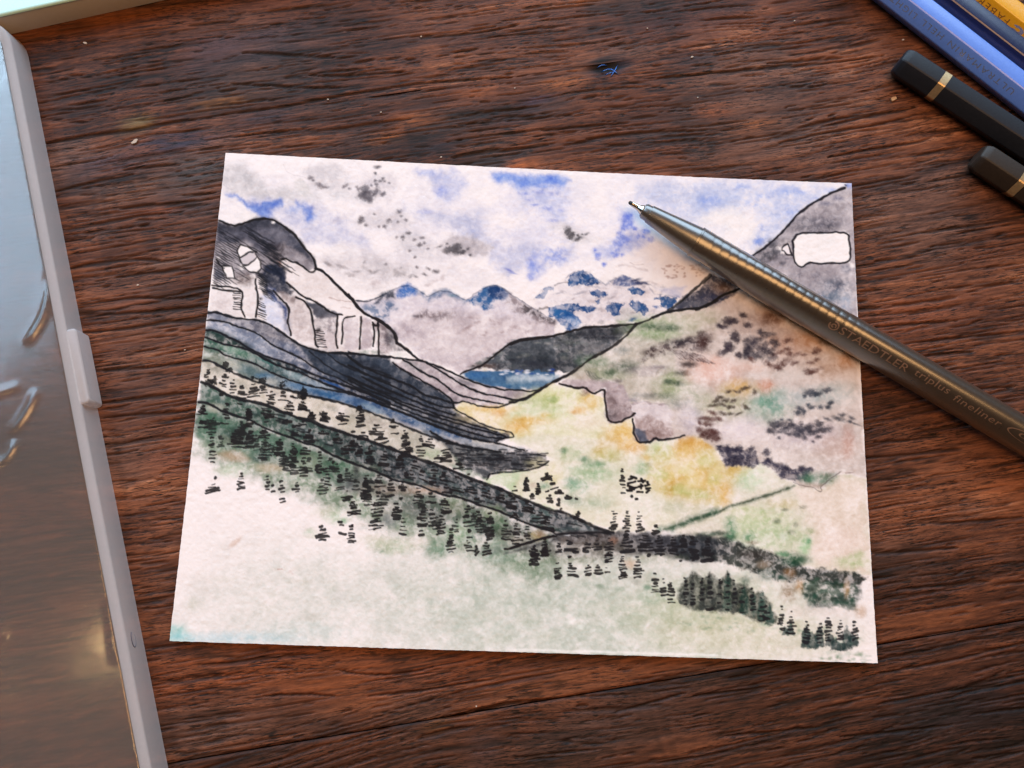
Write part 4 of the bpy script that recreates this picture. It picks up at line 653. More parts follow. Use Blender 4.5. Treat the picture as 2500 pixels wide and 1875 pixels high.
    bl('C1', 1990, 870, 34, 90, (30, 28, 32), 0.85, gran=0.2)
    stack('C1', '1000,180,260,110,4,4 1240,330,350,110,2 1400,360,390,120,2 1950,450,460,90,1 1650,260,350,110,5 1830,350,380,110,3 1500,260,320,90,4 1430,150,220,110,5,12 1260,130,150,70,2 1260,180,250,120,4,4 1840,260,320,170,4,12 2030,250,380,110,6,6 2190,400,440,70,3 2060,470,540,110,4')
    stack('C2', '190,800,1050,110,8 335,795,920,105,5 320,990,1370,120,12 460,860,1020,95,6 580,870,960,75,4 565,1040,1045,60,1 520,1105,1260,100,6 590,1260,1430,95,5 760,940,1100,110,6 890,1000,1095,100,4 1045,1050,1210,130,6 800,1190,1350,110,6 790,1405,1440,110,2 910,1180,1340,110,5 1005,1240,1430,120,7 1110,1385,1625,95,9 1295,1125,1160,70,2 1280,1190,1340,115,6 1310,1400,1470,80,3 1300,1505,1610,85,5 1390,1570,1640,50,3,-50 1410,1190,1410,95,8 1530,1210,1490,115,10 1495,1530,1650,110,5 1700,1285,1490,100,8 1820,1290,1530,105,9 1940,1350,1480,95,6 30,1340,1520,75,6 60,1090,1220,130,5 2005,1570,1650,90,4 2125,1490,1640,105,6 130,90,260,120,7 310,250,350,150,6 345,375,440,150,4 400,395,400,120,1 610,310,590,115,11 655,470,540,120,4 785,370,580,95,8 1060,430,640,120,9 965,580,650,90,4 1190,655,720,95,3 1300,780,790,60,1 480,190,260,110,4 500,280,340,130,4 900,320,325,80,1 870,400,490,110,4,10')
    stack('C2', '120,490,560,90,4 230,480,540,110,4 390,540,690,130,6,4 560,600,720,110,6 250,600,650,110,3 720,640,720,110,4,12 680,740,820,90,3 790,760,840,110,3,15 920,710,770,150,3,12 920,800,900,110,5,8 1030,770,850,100,4,8 1180,810,960,160,6,8 1330,870,980,160,5,8 1470,910,1020,120,4,10 1520,960,1040,100,3,12 1650,970,1080,120,4,12 1770,1020,1150,140,6,6 1940,1090,1200,130,5,12 2080,1200,1300,150,6,4 1800,1210,1260,100,3 2150,1250,1390,150,7,4 30,440,520,90,4 1060,900,980,110,4 620,780,800,80,2 1400,1050,1090,130,2')
    for k in range(50):
        i = rnd.randrange(8, len(T1)); j = min(len(T2) - 1, int(i * len(T2) / len(T1))); f = rnd.uniform(0.1, 0.9); q = T1[i] * (1 - f) + T2[j] * f
        late.append((np.array([[q[0] - 9, q[1] - 2.2], [q[0] + 9, q[1] + 2.2]]) + rnd.uniform(-10, 10), 4.6, (22, 22, 26), 0.85, dict(sm=0, warp=1.2)))
    for k in range(46):
        i = rnd.randrange(2, len(T2) - 8); q = T2[i] + np.array([rnd.uniform(-14, 14), rnd.uniform(12, 70)]); x, y = (q - np.array(TILE['C1'])) * ZS
        stack('C1', f'{x},{y},{y + rnd.uniform(60, 150)},{rnd.uniform(70, 110)},6', (30, 30, 30), 0.9, th=21)
    stack('C2', '1795,915,955,70,3 1925,825,960,65,5 2050,890,1000,55,5 1990,1000,1050,75,3 2150,780,840,100,3')
    stack('C3', '160,740,870,60,5 290,800,910,60,5 225,910,960,80,3 375,690,740,110,3,-25 425,760,790,100,2,-20 450,800,850,110,3,-12 390,870,885,50,2 410,925,990,75,4 510,970,1030,50,3 530,1070,1100,60,2 720,1105,1150,55,3 520,885,900,110,2,10 600,930,945,110,2,12 690,958,962,150,1,8 1205,635,900,65,9 1105,1095,1300,95,9 1248,1090,1310,75,10 1382,1110,1310,85,7 1560,1250,1330,85,4 740,1185,1200,90,2,30')
    for q in ['1290,720 1350,740', '1270,750 1310,735', '1370,770 1440,765', '1400,745 1420,780', '1470,780 1480,800', '1260,800 1340,770', '1260,820 1330,840', '1330,850 1370,830', '1400,800 1400,850', '1450,820 1490,810', '1250,870 1300,870', '1360,890 1420,890', '1460,850 1500,845', '1460,890 1490,870', '1300,930 1305,935', '1345,962 1360,962', '1280,845 1320,860', '1380,830 1420,820']:
        ln('C3', q, 26)
    stack('C3', '240,1480,1650,115,7 355,1470,1580,95,5 510,1450,1540,95,4 625,1420,1530,130,5 620,1590,1600,90,1 810,1430,1530,100,5 920,1420,1510,110,4 1060,1400,1540,130,6 1240,1350,1530,130,8 1450,1360,1520,170,8 1600,1360,1560,130,8 1750,1380,1560,110,8 1850,1360,1540,110,8 1970,1370,1600,120,9 2120,1400,1640,120,9 700,1540,1545,150,1 1050,1560,1640,100,4 1490,1580,1590,80,1 1620,1580,1585,70,1 1820,1630,1640,80,1 1960,1630,1640,80,1,-14', (26, 23, 27))
    stack('D3', '250,330,475,110,7 355,290,385,95,5 490,460,630,100,7 645,465,610,105,10 830,490,580,95,5 930,480,580,90,4 1035,520,565,55,2 1200,395,560,90,11 1200,580,630,150,4 1365,400,610,100,12 1545,580,780,85,7 1640,640,810,75,6 1715,675,885,80,7 620,400,405,80,1 1050,360,440,110,5')
    # lower right grove: soft dark crowns with ink rungs
    pl('D4', '30,660 90,500 190,430 300,500 370,430 470,520 560,420 660,560 760,560 860,660 940,650 1030,780 1100,980 900,980 700,890 480,860 260,850 80,800 20,760', (66, 71, 63), 0.9, soft=5, warp=8, ws=14, gran=0.25)
    pl('D4', '1380,540 1500,500 1800,570 1960,560 1960,760 1940,850 1700,800 1480,800 1390,700 1350,640', (66, 94, 78), 0.8, soft=5, warp=12, ws=14, gran=0.6)
    DK = (62, 66, 64)
    for q in '110,480,800,60 180,425,810,60 290,500,860,62 370,425,840,74 480,510,860,56 560,405,870,74 640,540,880,66 740,560,890,84 840,640,910,60 930,630,970,86 1010,780,1010,84 60,620,780,56 420,600,850,60'.split():
        x, y0, y1, w = [float(z) for z in q.split(',')]
        c = (46, 74, 66) if x > 700 or 500 < x < 600 else DK
        pl('D4', f'{x},{y0} {x + w * .45},{y0 + (y1 - y0) * .3} {x + w * .62},{y1 - 30} {x},{y1} {x - w * .62},{y1 - 30} {x - w * .45},{y0 + (y1 - y0) * .3}', c, 0.85, soft=3, warp=6, ws=10, gran=0.3)
    stack('D4', '110,490,780,60,8 185,560,770,55,6 285,500,720,50,7 370,480,830,60,7 480,510,760,50,9 560,450,840,60,7 640,520,760,55,6 720,600,860,70,6 835,605,840,60,7 930,700,950,110,6 980,800,930,110,3 1140,800,980,55,7 1150,1000,1060,80,3 1240,850,860,50,1 1240,910,1080,90,6', (26, 24, 27))
    for q in '1400,1000,1240,90 1470,1060,1250,110 1550,990,1230,90 1660,1080,1230,90 1720,1140,1270,100 1840,1010,1260,90 1900,1080,1230,110 1180,1010,1110,60 1240,960,1110,70 1780,1180,1270,110'.split():
        x, y0, y1, w = [float(z) for z in q.split(',')]
        pl('D4', f'{x},{y0} {x + w * .5},{y0 + (y1 - y0) * .4} {x + w * .6},{y1} {x - w * .6},{y1} {x - w * .5},{y0 + (y1 - y0) * .4}', (40, 66, 66), 0.9, soft=2.5, warp=6, ws=10, gran=0.2)
    stack('D4', '1410,965,1200,75,9,8 1550,985,1180,80,6 1640,930,1170,75,8 1770,950,1150,75,7 1920,970,1150,75,6,-15', (26, 24, 30))
    for k in range(46):
        x = rnd.uniform(1370, 1960); y = rnd.uniform(520, 800) + max(0, (x - 1800)) * 0.1
        if x < 1480 and y > 700: continue
        bl('D4', x, y, rnd.uniform(18, 50), rnd.uniform(14, 34), rnd.choice([(48, 82, 68), (40, 66, 58), (66, 96, 80), (74, 84, 74)]), rnd.uniform(0.6, 0.9), gran=0.3)
    for q in [(990, 450, 80, 60, (46, 84, 72)), (760, 520, 50, 40, (54, 92, 76)), (1220, 640, 80, 90, (150, 118, 90)), (1150, 490, 70, 30, (56, 92, 80)), (1960, 650, 40, 70, (70, 80, 74)), (1340, 580, 40, 70, (196, 158, 116)), (1840, 600, 30, 80, (206, 168, 130)), (1450, 770, 40, 50, (46, 84, 72)), (1640, 800, 50, 40, (46, 84, 72)), (1780, 770, 120, 24, (46, 84, 70)), (1900, 820, 60, 24, (48, 88, 74)), (1990, 850, 50, 60, (206, 176, 150))]:
        bl('D4', *q, 0.7, gran=0.4)
    bl('D4', 1600, 850, 330, 60, (232, 220, 216), 0.6); bl('D4', 1300, 860, 110, 60, (228, 218, 210), 0.6)
    for k in range(60):
        x = rnd.uniform(0, 2050); y = rnd.uniform(860, 1020) + x * 0.1
        bl('D4', x, y, rnd.uniform(10, 34), rnd.uniform(8, 20), (128, 156, 132), rnd.uniform(0.15, 0.5), gran=0.5)
    for k in range(30):
        bl('D4', rnd.uniform(1450, 2100), rnd.uniform(1270, 1400), rnd.uniform(14, 50), rnd.uniform(8, 22), (136, 158, 132), rnd.uniform(0.2, 0.6), gran=0.4)
    # ---------------- the dark mountain on the right with its bare rectangle
    pl('A4', '600,900 720,830 850,720 960,620 1060,490 1180,390 1330,300 1450,230 1590,180 1690,140 1740,1659 1600,1659 1200,1500 800,1270 540,1000', (176, 166, 170), 0.95, soft=2, warp=2)
    for q in [(1350, 560, 170, 90, (96, 92, 104)), (1250, 600, 220, 50, (112, 108, 116)), (1390, 590, 60, 40, (66, 62, 76)), (860, 820, 130, 90, (66, 68, 78)), (740, 900, 110, 60, (58, 60, 70)), (1180, 530, 90, 60, (120, 116, 124)), (1480, 1270, 190, 110, (96, 104, 120)), (1540, 1230, 50, 60, (64, 72, 92)), (1450, 1350, 190, 60, (110, 122, 138)), (1300, 1110, 40, 26, (104, 100, 114)), (940, 980, 40, 26, (86, 82, 94)), (1120, 1110, 34, 26, (120, 114, 124)), (1050, 730, 90, 40, (120, 114, 120)), (1400, 400, 190, 60, (160, 150, 154)), (1620, 1050, 60, 40, (130, 132, 146)), (1520, 290, 50, 26, (120, 118, 140)), (1400, 340, 80, 24, (136, 132, 146)), (1000, 900, 120, 50, (150, 142, 148)), (1620, 1420, 60, 90, (170, 176, 190))]:
        bl('A4', *q, 0.75, gran=0.5)
    REC = '1040,740 1060,710 1100,660 1250,655 1400,662 1500,650 1640,665 1645,750 1662,830 1655,985 1500,985 1330,990 1250,972 1200,985 1150,1035 1080,1000 1050,900 1055,820'
    pl('A4', REC, (242, 234, 231), 1.0, soft=1.2, warp=1.2); ln('A4', REC + ' 1040,740', 20, (28, 22, 32))
    pl('A4', '930,820 1000,760 1020,820 1040,890 980,890 930,860', (236, 226, 226), 0.95, soft=1.5, warp=2); ln('A4', '1040,890 980,890 960,850 930,850 940,800 1000,762 1010,820 1030,880', 17, (28, 22, 32)); spots('A4', '905,820,28,16 940,862,18 1680,1010,20,18', W_, 0.9)
    ln('A4', '610,895 720,830 850,720 960,620 1060,490 1180,390 1330,300 1450,230 1590,182', 27, (28, 24, 34)); spots('A4', '1610,155,14', (30, 30, 50), 0.95); spots('A4', '1650,150,30,40', (150, 165, 220), 0.7)
    pl('A3', '1480,1590 1600,1490 1720,1390 1880,1260 1940,1190 2212,1250 2212,1380 2000,1500 1800,1555', (62, 66, 86), 0.95, soft=3, gran=0.2)
    bl('A3', 1950, 1430, 130, 70, (52, 60, 92), 0.7, gran=0.4); bl('A3', 1800, 1500, 140, 36, (110, 112, 122), 0.6, gran=0.5); bl('A3', 2080, 1330, 110, 60, (112, 84, 60), 0.6, gran=0.3)
    ln('A3', '1310,1650 1480,1580 1600,1480 1700,1400 1880,1250 1930,1190', 40, (30, 32, 36), 0.9); ln('A3', '1480,1585 1650,1560 1800,1555 1900,1510 2000,1450 2080,1400 2212,1360', 24, (28, 26, 28)); ln('A4', '0,1475 100,1450 200,1390 300,1310 400,1280 470,1250', 24, (28, 26, 28))
    # pigment settles unevenly in the tooth of the paper: modulate its optical density
    pw = lin((243, 233, 231))
    D = 1.10 * -np.log(np.clip(S.I / pw, 0.01, 1.0))
    m = (0.24 * S.cloud + 0.17 * S.grain)[..., None] * (0.25 + 0.75 * np.exp(-0.9 * D.mean(-1, keepdims=True)))
    D = D * np.clip(1 + m, 0.35, 2.2) + np.clip(0.012 + 0.012 * S.grain + 0.014 * S.cloud, 0, 0.1)[..., None]
    S.I[:] = pw * np.exp(-D)
    for q in late:
        if callable(q): q()
        else: S.line(q[0], q[1], q[2], q[3], **q[4])
    S.line(T1, 7.0, (24, 22, 26), 0.9); S.line(T2, 5.2, (24, 22, 26), 0.9)
    np.clip(S.I, 0.006, 0.95, out=S.I)
# ---------------------------------------------------------------- table of three worn planks
PA = math.radians(11.45); PL = np.array([math.cos(PA), math.sin(PA)]); PT = np.array([-math.sin(PA), math.cos(PA)])
def lt(px, py):
    p = at(px, py)[:2]; return p @ PL, p @ PT
def seam_line(a, b):
    (l0, t0), (l1, t1) = lt(*a), lt(*b); k = (t1 - t0) / (l1 - l0); return lambda l: t0 + (l - l0) * k
SEAM_B = seam_line((409, 1865), (2500, 1515)); SEAM_T = seam_line((107, 350), (2170, 55))
def project(x, y, z=ZT):
    c = RC @ np.stack([x.ravel(), y.ravel(), np.full(x.size, z)]) + TC[:, None]
    return (FPX * c[0] / c[2] + 1250).reshape(x.shape), (FPX * c[1] / c[2] + 937.5).reshape(x.shape)
def spread(a, b, step, far0, far1):
    c = list(np.arange(a, b, step)); s = step; x = b
    while x < far1: c.append(x); s = min(s * 1.35, 0.012); x += s
    c.append(far1); s = step; x = a - step; pre = []
    while x > far0: pre.append(x); s = min(s * 1.35, 0.012); x -= s
    pre.append(far0)
    return np.array(pre[::-1] + c)
wood = bpy.data.materials.new('aged_oak'); wood.use_nodes = True
_b = wood.node_tree.nodes['Principled BSDF']; _L = wood.node_tree.links.new
_ca = nd(wood, 'ShaderNodeAttribute', attribute_name='grain_colour')
_ws = nd(wood, 'ShaderNodeAttribute', attribute_name='flow')
_tc = nd(wood, 'ShaderNodeTexCoord'); _sp = nd(wood, 'ShaderNodeSeparateXYZ'); _cb = nd(wood, 'ShaderNodeCombineXYZ'); _ad = nd(wood, 'ShaderNodeMath', operation='ADD')
_L(_tc.outputs['Object'], _sp.inputs[0]); _L(_sp.outputs['X'], _cb.inputs['X']); _L(_sp.outputs['Y'], _ad.inputs[0]); _L(_ws.outputs['Fac'], _ad.inputs[1]); _L(_ad.outputs[0], _cb.inputs['Y'])
def streak(sx, sy, det=4.0):
    mp = nd(wood, 'ShaderNodeMapping'); mp.inputs['Scale'].default_value = (sx, sy, 1); nz = nd(wood, 'ShaderNodeTexNoise'); nz.inputs['Scale'].default_value = 1.0; nz.inputs['Detail'].default_value = det; nz.inputs['Roughness'].default_value = 0.65
    _L(_cb.outputs[0], mp.inputs['Vector']); _L(mp.outputs[0], nz.inputs['Vector']); return nz
_f1 = streak(260, 3800); _f2 = streak(700, 9000, 3.0)
_mul = nd(wood, 'ShaderNodeMapRange'); _mul.inputs['From Min'].default_value = 0.30; _mul.inputs['From Max'].default_value = 0.70; _mul.inputs['To Min'].default_value = 0.84; _mul.inputs['To Max'].default_value = 1.34
_L(_f1.outputs['Fac'], _mul.inputs['Value'])
_mul2 = nd(wood, 'ShaderNodeMapRange'); _mul2.inputs['From Min'].default_value = 0.3; _mul2.inputs['From Max'].default_value = 0.7; _mul2.inputs['To Min'].default_value = 0.78; _mul2.inputs['To Max'].default_value = 1.2
_L(_f2.outputs['Fac'], _mul2.inputs['Value'])
_p1 = streak(300, 3500, 2.0); _p2 = streak(620, 6000, 2.0); _pm = streak(45, 160, 2.0)
def thr(src, a, b, lo, hi):
    q = nd(wood, 'ShaderNodeMapRange', interpolation_type='SMOOTHSTEP'); q.inputs['From Min'].default_value = a; q.inputs['From Max'].default_value = b; q.inputs['To Min'].default_value = lo; q.inputs['To Max'].default_value = hi; _L(src.outputs[0], q.inputs['Value']); return q
_k1 = thr(_p1, 0.56, 0.60, 0.0, 0.92); _k2 = thr(_p2, 0.565, 0.61, 0.0, 0.75); _kp = thr(_pm, 0.35, 0.60, 0.25, 1.0)
_mx = nd(wood, 'ShaderNodeMath', operation='MAXIMUM'); _L(_k1.outputs[0], _mx.inputs[0]); _L(_k2.outputs[0], _mx.inputs[1])
_pk = nd(wood, 'ShaderNodeMath', operation='MULTIPLY'); _L(_mx.outputs[0], _pk.inputs[0]); _L(_kp.outputs[0], _pk.inputs[1])
_inv = nd(wood, 'ShaderNodeMath', operation='SUBTRACT'); _inv.inputs[0].default_value = 1.0; _L(_pk.outputs[0], _inv.inputs[1])
_m0 = nd(wood, 'ShaderNodeMath', operation='MULTIPLY'); _L(_mul.outputs[0], _m0.inputs[0]); _L(_mul2.outputs[0], _m0.inputs[1])
_mm = nd(wood, 'ShaderNodeMath', operation='MULTIPLY'); _L(_m0.outputs[0], _mm.inputs[0]); _L(_inv.outputs[0], _mm.inputs[1])
_vm = nd(wood, 'ShaderNodeVectorMath', operation='SCALE'); _L(_ca.outputs['Color'], _vm.inputs[0]); _L(_mm.outputs[0], _vm.inputs['Scale']); _L(_vm.outputs[0], _b.inputs['Base Color'])
_bp = nd(wood, 'ShaderNodeBump'); _bp.inputs['Strength'].default_value = 0.3; _bp.inputs['Distance'].default_value = 0.00010
_L(_f1.outputs['Fac'], _bp.inputs['Height']); _L(_bp.outputs['Normal'], _b.inputs['Normal'])
_rr = nd(wood, 'ShaderNodeMapRange'); _rr.inputs['To Min'].default_value = 0.78; _rr.inputs['To Max'].default_value = 0.52; _L(_f1.outputs['Fac'], _rr.inputs['Value']); _L(_rr.outputs[0], _b.inputs['Roughness'])
_b.inputs['Specular IOR Level'].default_value = 0.24
dark_under = mat('board_shadow_gap', (0.012, 0.008, 0.006), 0.9)

# dark stains / warm patches, some painting warm shade by card and box, noted as sight-line positions: x, y, rx, ry, colour, strength
STAINS_AND_SHADE = [(430, 352, 110, 26, (46, 44, 60), .75), (250, 400, 90, 30, (62, 54, 66), .5), (490, 425, 110, 50, (66, 62, 62), .7), (470, 500, 110, 30, (52, 50, 56), .5), (1070, 360, 60, 16, (34, 30, 36), .6), (1230, 405, 70, 26, (52, 52, 54), .65), (1080, 300, 90, 30, (60, 50, 48), .45),
          (880, 345, 70, 24, (50, 44, 44), .5), (640, 290, 70, 16, (54, 48, 58), .6), (1280, 402, 46, 13, (170, 92, 44), .7), (1745, 272, 46, 15, (150, 84, 50), .5), (1840, 310, 70, 16, (150, 86, 44), .5), (1380, 200, 60, 18, (160, 92, 48), .5), (1160, 230, 60, 16, (150, 84, 46), .5), (1010, 300, 60, 14, (160, 90, 44), .5), (930, 340, 40, 12, (168, 94, 40), .5),
          (620, 110, 130, 40, (66, 56, 66), .4), (500, 130, 60, 60, (70, 58, 66), .3), (330, 60, 220, 50, (110, 58, 26), .6), (620, 30, 260, 40, (108, 58, 32), .55), (540, 250, 60, 14, (136, 84, 34), .5), (330, 305, 40, 20, (126, 104, 62), .5), (1650, 60, 150, 60, (66, 38, 36), .55), (1600, 330, 90, 24, (60, 48, 46), .5), (1720, 370, 60, 40, (54, 46, 44), .5), (1990, 250, 120, 50, (56, 44, 42), .45), (1700, 150, 60, 16, (44, 36, 40), .6), (1310, 245, 40, 10, (46, 46, 72), .6), (1270, 290, 60, 22, (48, 44, 52), .5), (1350, 270, 50, 30, (50, 40, 40), .5), (1490, 168, 40, 20, (26, 30, 52), .9), (1470, 155, 40, 12, (20, 14, 14), .9),  # broad orange patches beside the box paint the warm edge of its shadow
          (2100, 830, 150, 60, (140, 78, 50), .5), (2250, 760, 160, 40, (132, 74, 48), .45), (2250, 1250, 150, 60, (140, 78, 44), .5), (2420, 1200, 60, 20, (150, 86, 52), .6), (2330, 1740, 170, 60, (46, 34, 34), .6), (2320, 1735, 14, 9, (20, 12, 12), .9), (1180, 1830, 40, 40, (80, 62, 62), .4), (1500, 1760, 300, 60, (66, 44, 38), .4), (1070, 1770, 34, 18, (126, 80, 46), .5), (667, 1795, 9, 14, (26, 14, 10), .9), (560, 1640, 220, 60, (132, 68, 36), .65), (800, 1660, 220, 60, (136, 72, 38), .6), (1100, 1640, 200, 50, (124, 64, 36), .5), (420, 1120, 60, 30, (150, 90, 66), .5), (470, 1240, 60, 60, (80, 54, 48), .4),  # orange patches under the card's lower edge paint its warm shadow
          (390, 510, 60, 14, (150, 82, 50), .6), (330, 740, 60, 26, (140, 84, 60), .5), (250, 560, 60, 20, (126, 88, 74), .5), (420, 640, 60, 14, (132, 100, 86), .5), (300, 470, 90, 24, (144, 96, 72), .4), (360, 900, 110, 90, (84, 58, 50), .5), (2060, 180, 40, 10, (160, 110, 84), .5), (2100, 250, 100, 12, (150, 96, 66), .4), (2440, 620, 90, 60, (92, 54, 38), .4)]
# cracks that can be told apart (sight-line polylines, width in mm)
CRACKS = [('107,350 180,338 260,325 330,318 400,302 480,290', .7), ('480,290 560,278 640,268 720,256 800,240 900,222 1010,205 1120,196 1250,190', .5), ('290,510 350,502 420,498 480,488', .6), ('150,560 220,552 300,534 370,522 420,520', .6), ('170,655 240,642 320,632 390,636', .7), ('280,680 340,668 400,662 470,655', .6), ('190,745 260,735 330,725 410,730 500,724', .5), ('200,775 280,765 360,762 450,752 510,748', .6), ('200,812 280,806 350,796 420,784 500,784', .7), ('250,905 330,900 420,890 490,884', .6), ('240,985 330,975 420,964 480,958', .7), ('250,1020 330,1012 420,1008 480,1000', .6), ('120,470 190,452 260,438 330,424', .5), ('1100,385 1180,372 1260,365 1340,352', .7), ('1110,305 1210,296 1300,290 1400,280', .4), ('590,128 660,130 740,138 820,140', .6), ('740,182 830,186 900,180 990,176', .5), ('560,205 640,208 720,214 830,212', .4), ('300,415 380,405 440,402', .5), ('1270,60 1180,78 1090,88 1020,92', .4), ('1320,320 1430,306 1540,300', .4), ('1430,340 1560,322 1700,318', .45), ('1600,190 1720,180 1800,172 1940,160 2060,150 2160,135', .4), ('1870,155 1960,148 2060,140', .4), ('1900,350 2020,322 2140,305 2240,280', .5), ('2000,310 2120,285 2240,262', .45), ('2020,385 2140,362 2260,345', .45), ('2090,1120 2200,1112 2290,1100 2350,1096', .6), ('2130,1080 2220,1076 2310,1066', .5), ('2240,1280 2330,1276 2420,1270 2500,1262', .5), ('2130,1352 2240,1345 2340,1338', .7), ('2190,1440 2300,1430 2420,1420', .5), ('2150,1645 2260,1625 2380,1600 2480,1575', .5), ('2140,1720 2300,1690 2440,1670', .5), ('2050,1800 2200,1786 2330,1770', .5), ('1750,1800 1880,1788 2000,1776', .5), ('1690,1700 1780,1690 1880,1676', .5), ('1500,1740 1570,1722 1680,1690', .5), ('820,1636 900,1650 1000,1644 1060,1628', .4), ('900,1700 1010,1690 1120,1672 1200,1660', .5), ('640,1700 740,1694 820,1700', .4), ('2160,880 2260,868 2380,858', .5), ('2200,840 2320,826 2480,812', .45), ('2130,800 2230,790 2340,784', .4), ('2280,960 2380,950 2480,946', .5), ('110,590 180,588 230,580', .5), ('200,1120 270,1110 340,1100', .4)]

def wood_sheet(name, tlo, thi, t_dense, seed, tone, parent, edge_lo=1.0, edge_hi=1.0):
    """one plank: relief, stains, painted shade and grain follow a flow field along the board"""
    lc = spread(-0.128, 0.137, 0.00042, -0.24, 0.25)
    a, b = t_dense
    k = spread(a, b, 0.00023, a, b) if False else np.linspace(0, 1, int((b - a) / 0.00023))
    L_, K = np.meshgrid(lc, k)
    lo = np.clip(tlo(lc), -0.5, 0.5); hi = thi(lc)
    T_ = lo[None, :] + (hi - lo)[None, :] * K
    x = L_ * PL[0] + T_ * PT[0]; y = L_ * PL[1] + T_ * PT[1]
    px, py = project(x, y)
    lm, tm = L_ * 1000 + seed * 313.7, T_ * 1000 + seed * 57.3
    # flow: the grain wanders across the board and swirls near knots
    fl = 4.2 * (fbm(lm, tm, 62, 12, 2) - 0.5) + 1.1 * (fbm(lm, tm, 19, 13, 2) - 0.5) + 0.28 * (fbm(lm, tm, 6, 14, 2) - 0.5)
    for kx, ky, r, am in ((1130, 1660, 20, 4.0), (1440, 165, 9, 2.0), (2320, 1735, 9, 1.2), (330, 300, 8, 1.0), (2080, 250, 12, 1.2)):
        kl, kt = lt(kx, ky); dl = L_ * 1000 - kl * 1000; dt = T_ * 1000 - kt * 1000
        fl = fl + am * np.exp(-(dl / (r * 1.5)) ** 2 - (dt / r) ** 2) * np.tanh(dt / 4)
    tp = tm + fl
    def st(sl, s_t, sd, oc=3): return fbm(lm / sl * 10, tp / s_t * 10, 10, sd, oc, 0.6)
    g0 = st(70, 5.5, 20); g1 = st(26, 1.5, 21); g2 = st(9, 0.62, 22); g3 = st(3.2, 0.34, 23, 2)
    v = 0.32 * (g0 - 0.5) + 0.32 * (g1 - 0.5) + 0.30 * (g2 - 0.5) + 0.24 * (g3 - 0.5)
    worn = sstep(0.52, 0.74, fbm(lm / 1.8, tm, 13, 44, 3)) * 0.16 - sstep(0.50, 0.75, fbm(lm / 2.2, tm, 17, 45, 3)) * 0.20
    tone_v = np.clip(0.465 + 1.35 * v + worn + tone, 0, 1)
    c0, c1, c2, c3 = lin((27, 12, 8)), lin((82, 46, 31)), lin((124, 74, 49)), lin((176, 120, 88))
    def ramp(t):
        t = t[..., None]
        return np.where(t < .35, c0 + (c1 - c0) * (t / .35), np.where(t < .7, c1 + (c2 - c1) * ((t - .35) / .35), c2 + (c3 - c2) * np.clip((t - .7) / .3, 0, 1)))
    C = ramp(tone_v)
    # broad drift of hue along the board: greyer and redder zones
    hz = fbm(lm, tm, 34, 30, 3)[..., None]; C = C * (1 + (hz - 0.5) * np.array([0.25, 0.45, 0.75]))
    gz = sstep(0.52, 0.75, fbm(lm / 2.2, tm, 15, 31, 3))[..., None]; C = C * (1 - 0.30 * gz) + gz * 0.30 * (C.mean(-1, keepdims=True) * np.array([0.95, 0.95, 1.0]))
    C = C * np.array([1.06, 0.99, 0.88])
    for sx, sy, rx, ry, col, s in STAINS_AND_SHADE:
        w_ = np.exp(-(np.abs((px - sx + 26 * (g1 - 0.5)) / rx) ** 2.6 + np.abs((py - sy + (px - sx) * 0.17 + 30 * (g2 - 0.5)) / ry) ** 2.6))
        w_ = (w_ * s * (0.45 + 0.9 * sstep(0.3, 0.65, g2)))[..., None]; w_ = np.clip(w_, 0, 1)
        C = C * (1 - w_) + lin(col) * w_
    # faint saw marks across the grain
    sw = fbm(lm * 1.0 + 0.12 * tm, tm * 0.06, 2.3, 33, 2); msk = sstep(0.45, 0.7, fbm(lm, tm, 30, 34, 2))
    C = C * (1 - 0.24 * msk * sstep(0.5, 0.75, sw))[..., None]
    # open pores: short dark dashes
    po = fbm(lm / 5.2, tp / 0.30, 1.0, 35, 2, 0.5); pm = sstep(0.36, 0.66, fbm(lm / 3, tp, 4.5, 36, 2))
    pore = sstep(0.55, 0.70, po) * (0.25 + 0.75 * pm)
    depth = 0.00006 * pore
    C = C * (1 - 0.7 * pore)[..., None]
    Zr = 0.00009 * (g1 - 0.5) * 2 + 0.00006 * (g2 - 0.5) * 2
    # cracks: long tapered fissures along the flow
    rs = random.Random(100 + seed); cr = np.zeros_like(L_)
    l0, l1 = -0.13, 0.135; dk = k[1] - k[0]
    for q in range(int(24 * 1000 * (b - a))):
        cl = rs.uniform(l0, l1); ck = rs.uniform(0, 1); ln_ = 0.0012 + 0.0105 * rs.random() ** 2.2; wd = (rs.uniform(0.10, 0.24) if rs.random() > 0.16 else rs.uniform(0.30, 0.55)) * (0.7 + 26 * ln_) / 1000
        j0, j1 = np.searchsorted(lc, cl - ln_), np.searchsorted(lc, cl + ln_)
        if j1 - j0 < 4: continue
        jc = (j0 + j1) // 2; i = int(ck * (len(k) - 1)); tc_ = tp[i, jc]
        w0 = max(0, i - 26); w1 = min(len(k), i + 26); sl = (slice(w0, w1), slice(j0, j1))
        f = (lc[j0:j1] - cl) / ln_; prof = np.sqrt(np.clip(1 - f * f, 0, 1))[None, :]
        d = np.abs(tp[sl] - tc_ - 0.25 * f[None, :] * rs.uniform(-1, 1)) / 1000
        cr[sl] = np.maximum(cr[sl], np.clip(1.9 * (1.15 - d / (wd * prof + 1e-6)), 0, 1) * prof ** 0.5 * rs.uniform(0.55, 1) * sstep(0.30, 0.55, g3[sl] * 0.6 + g2[sl] * 0.4 + 0.06))
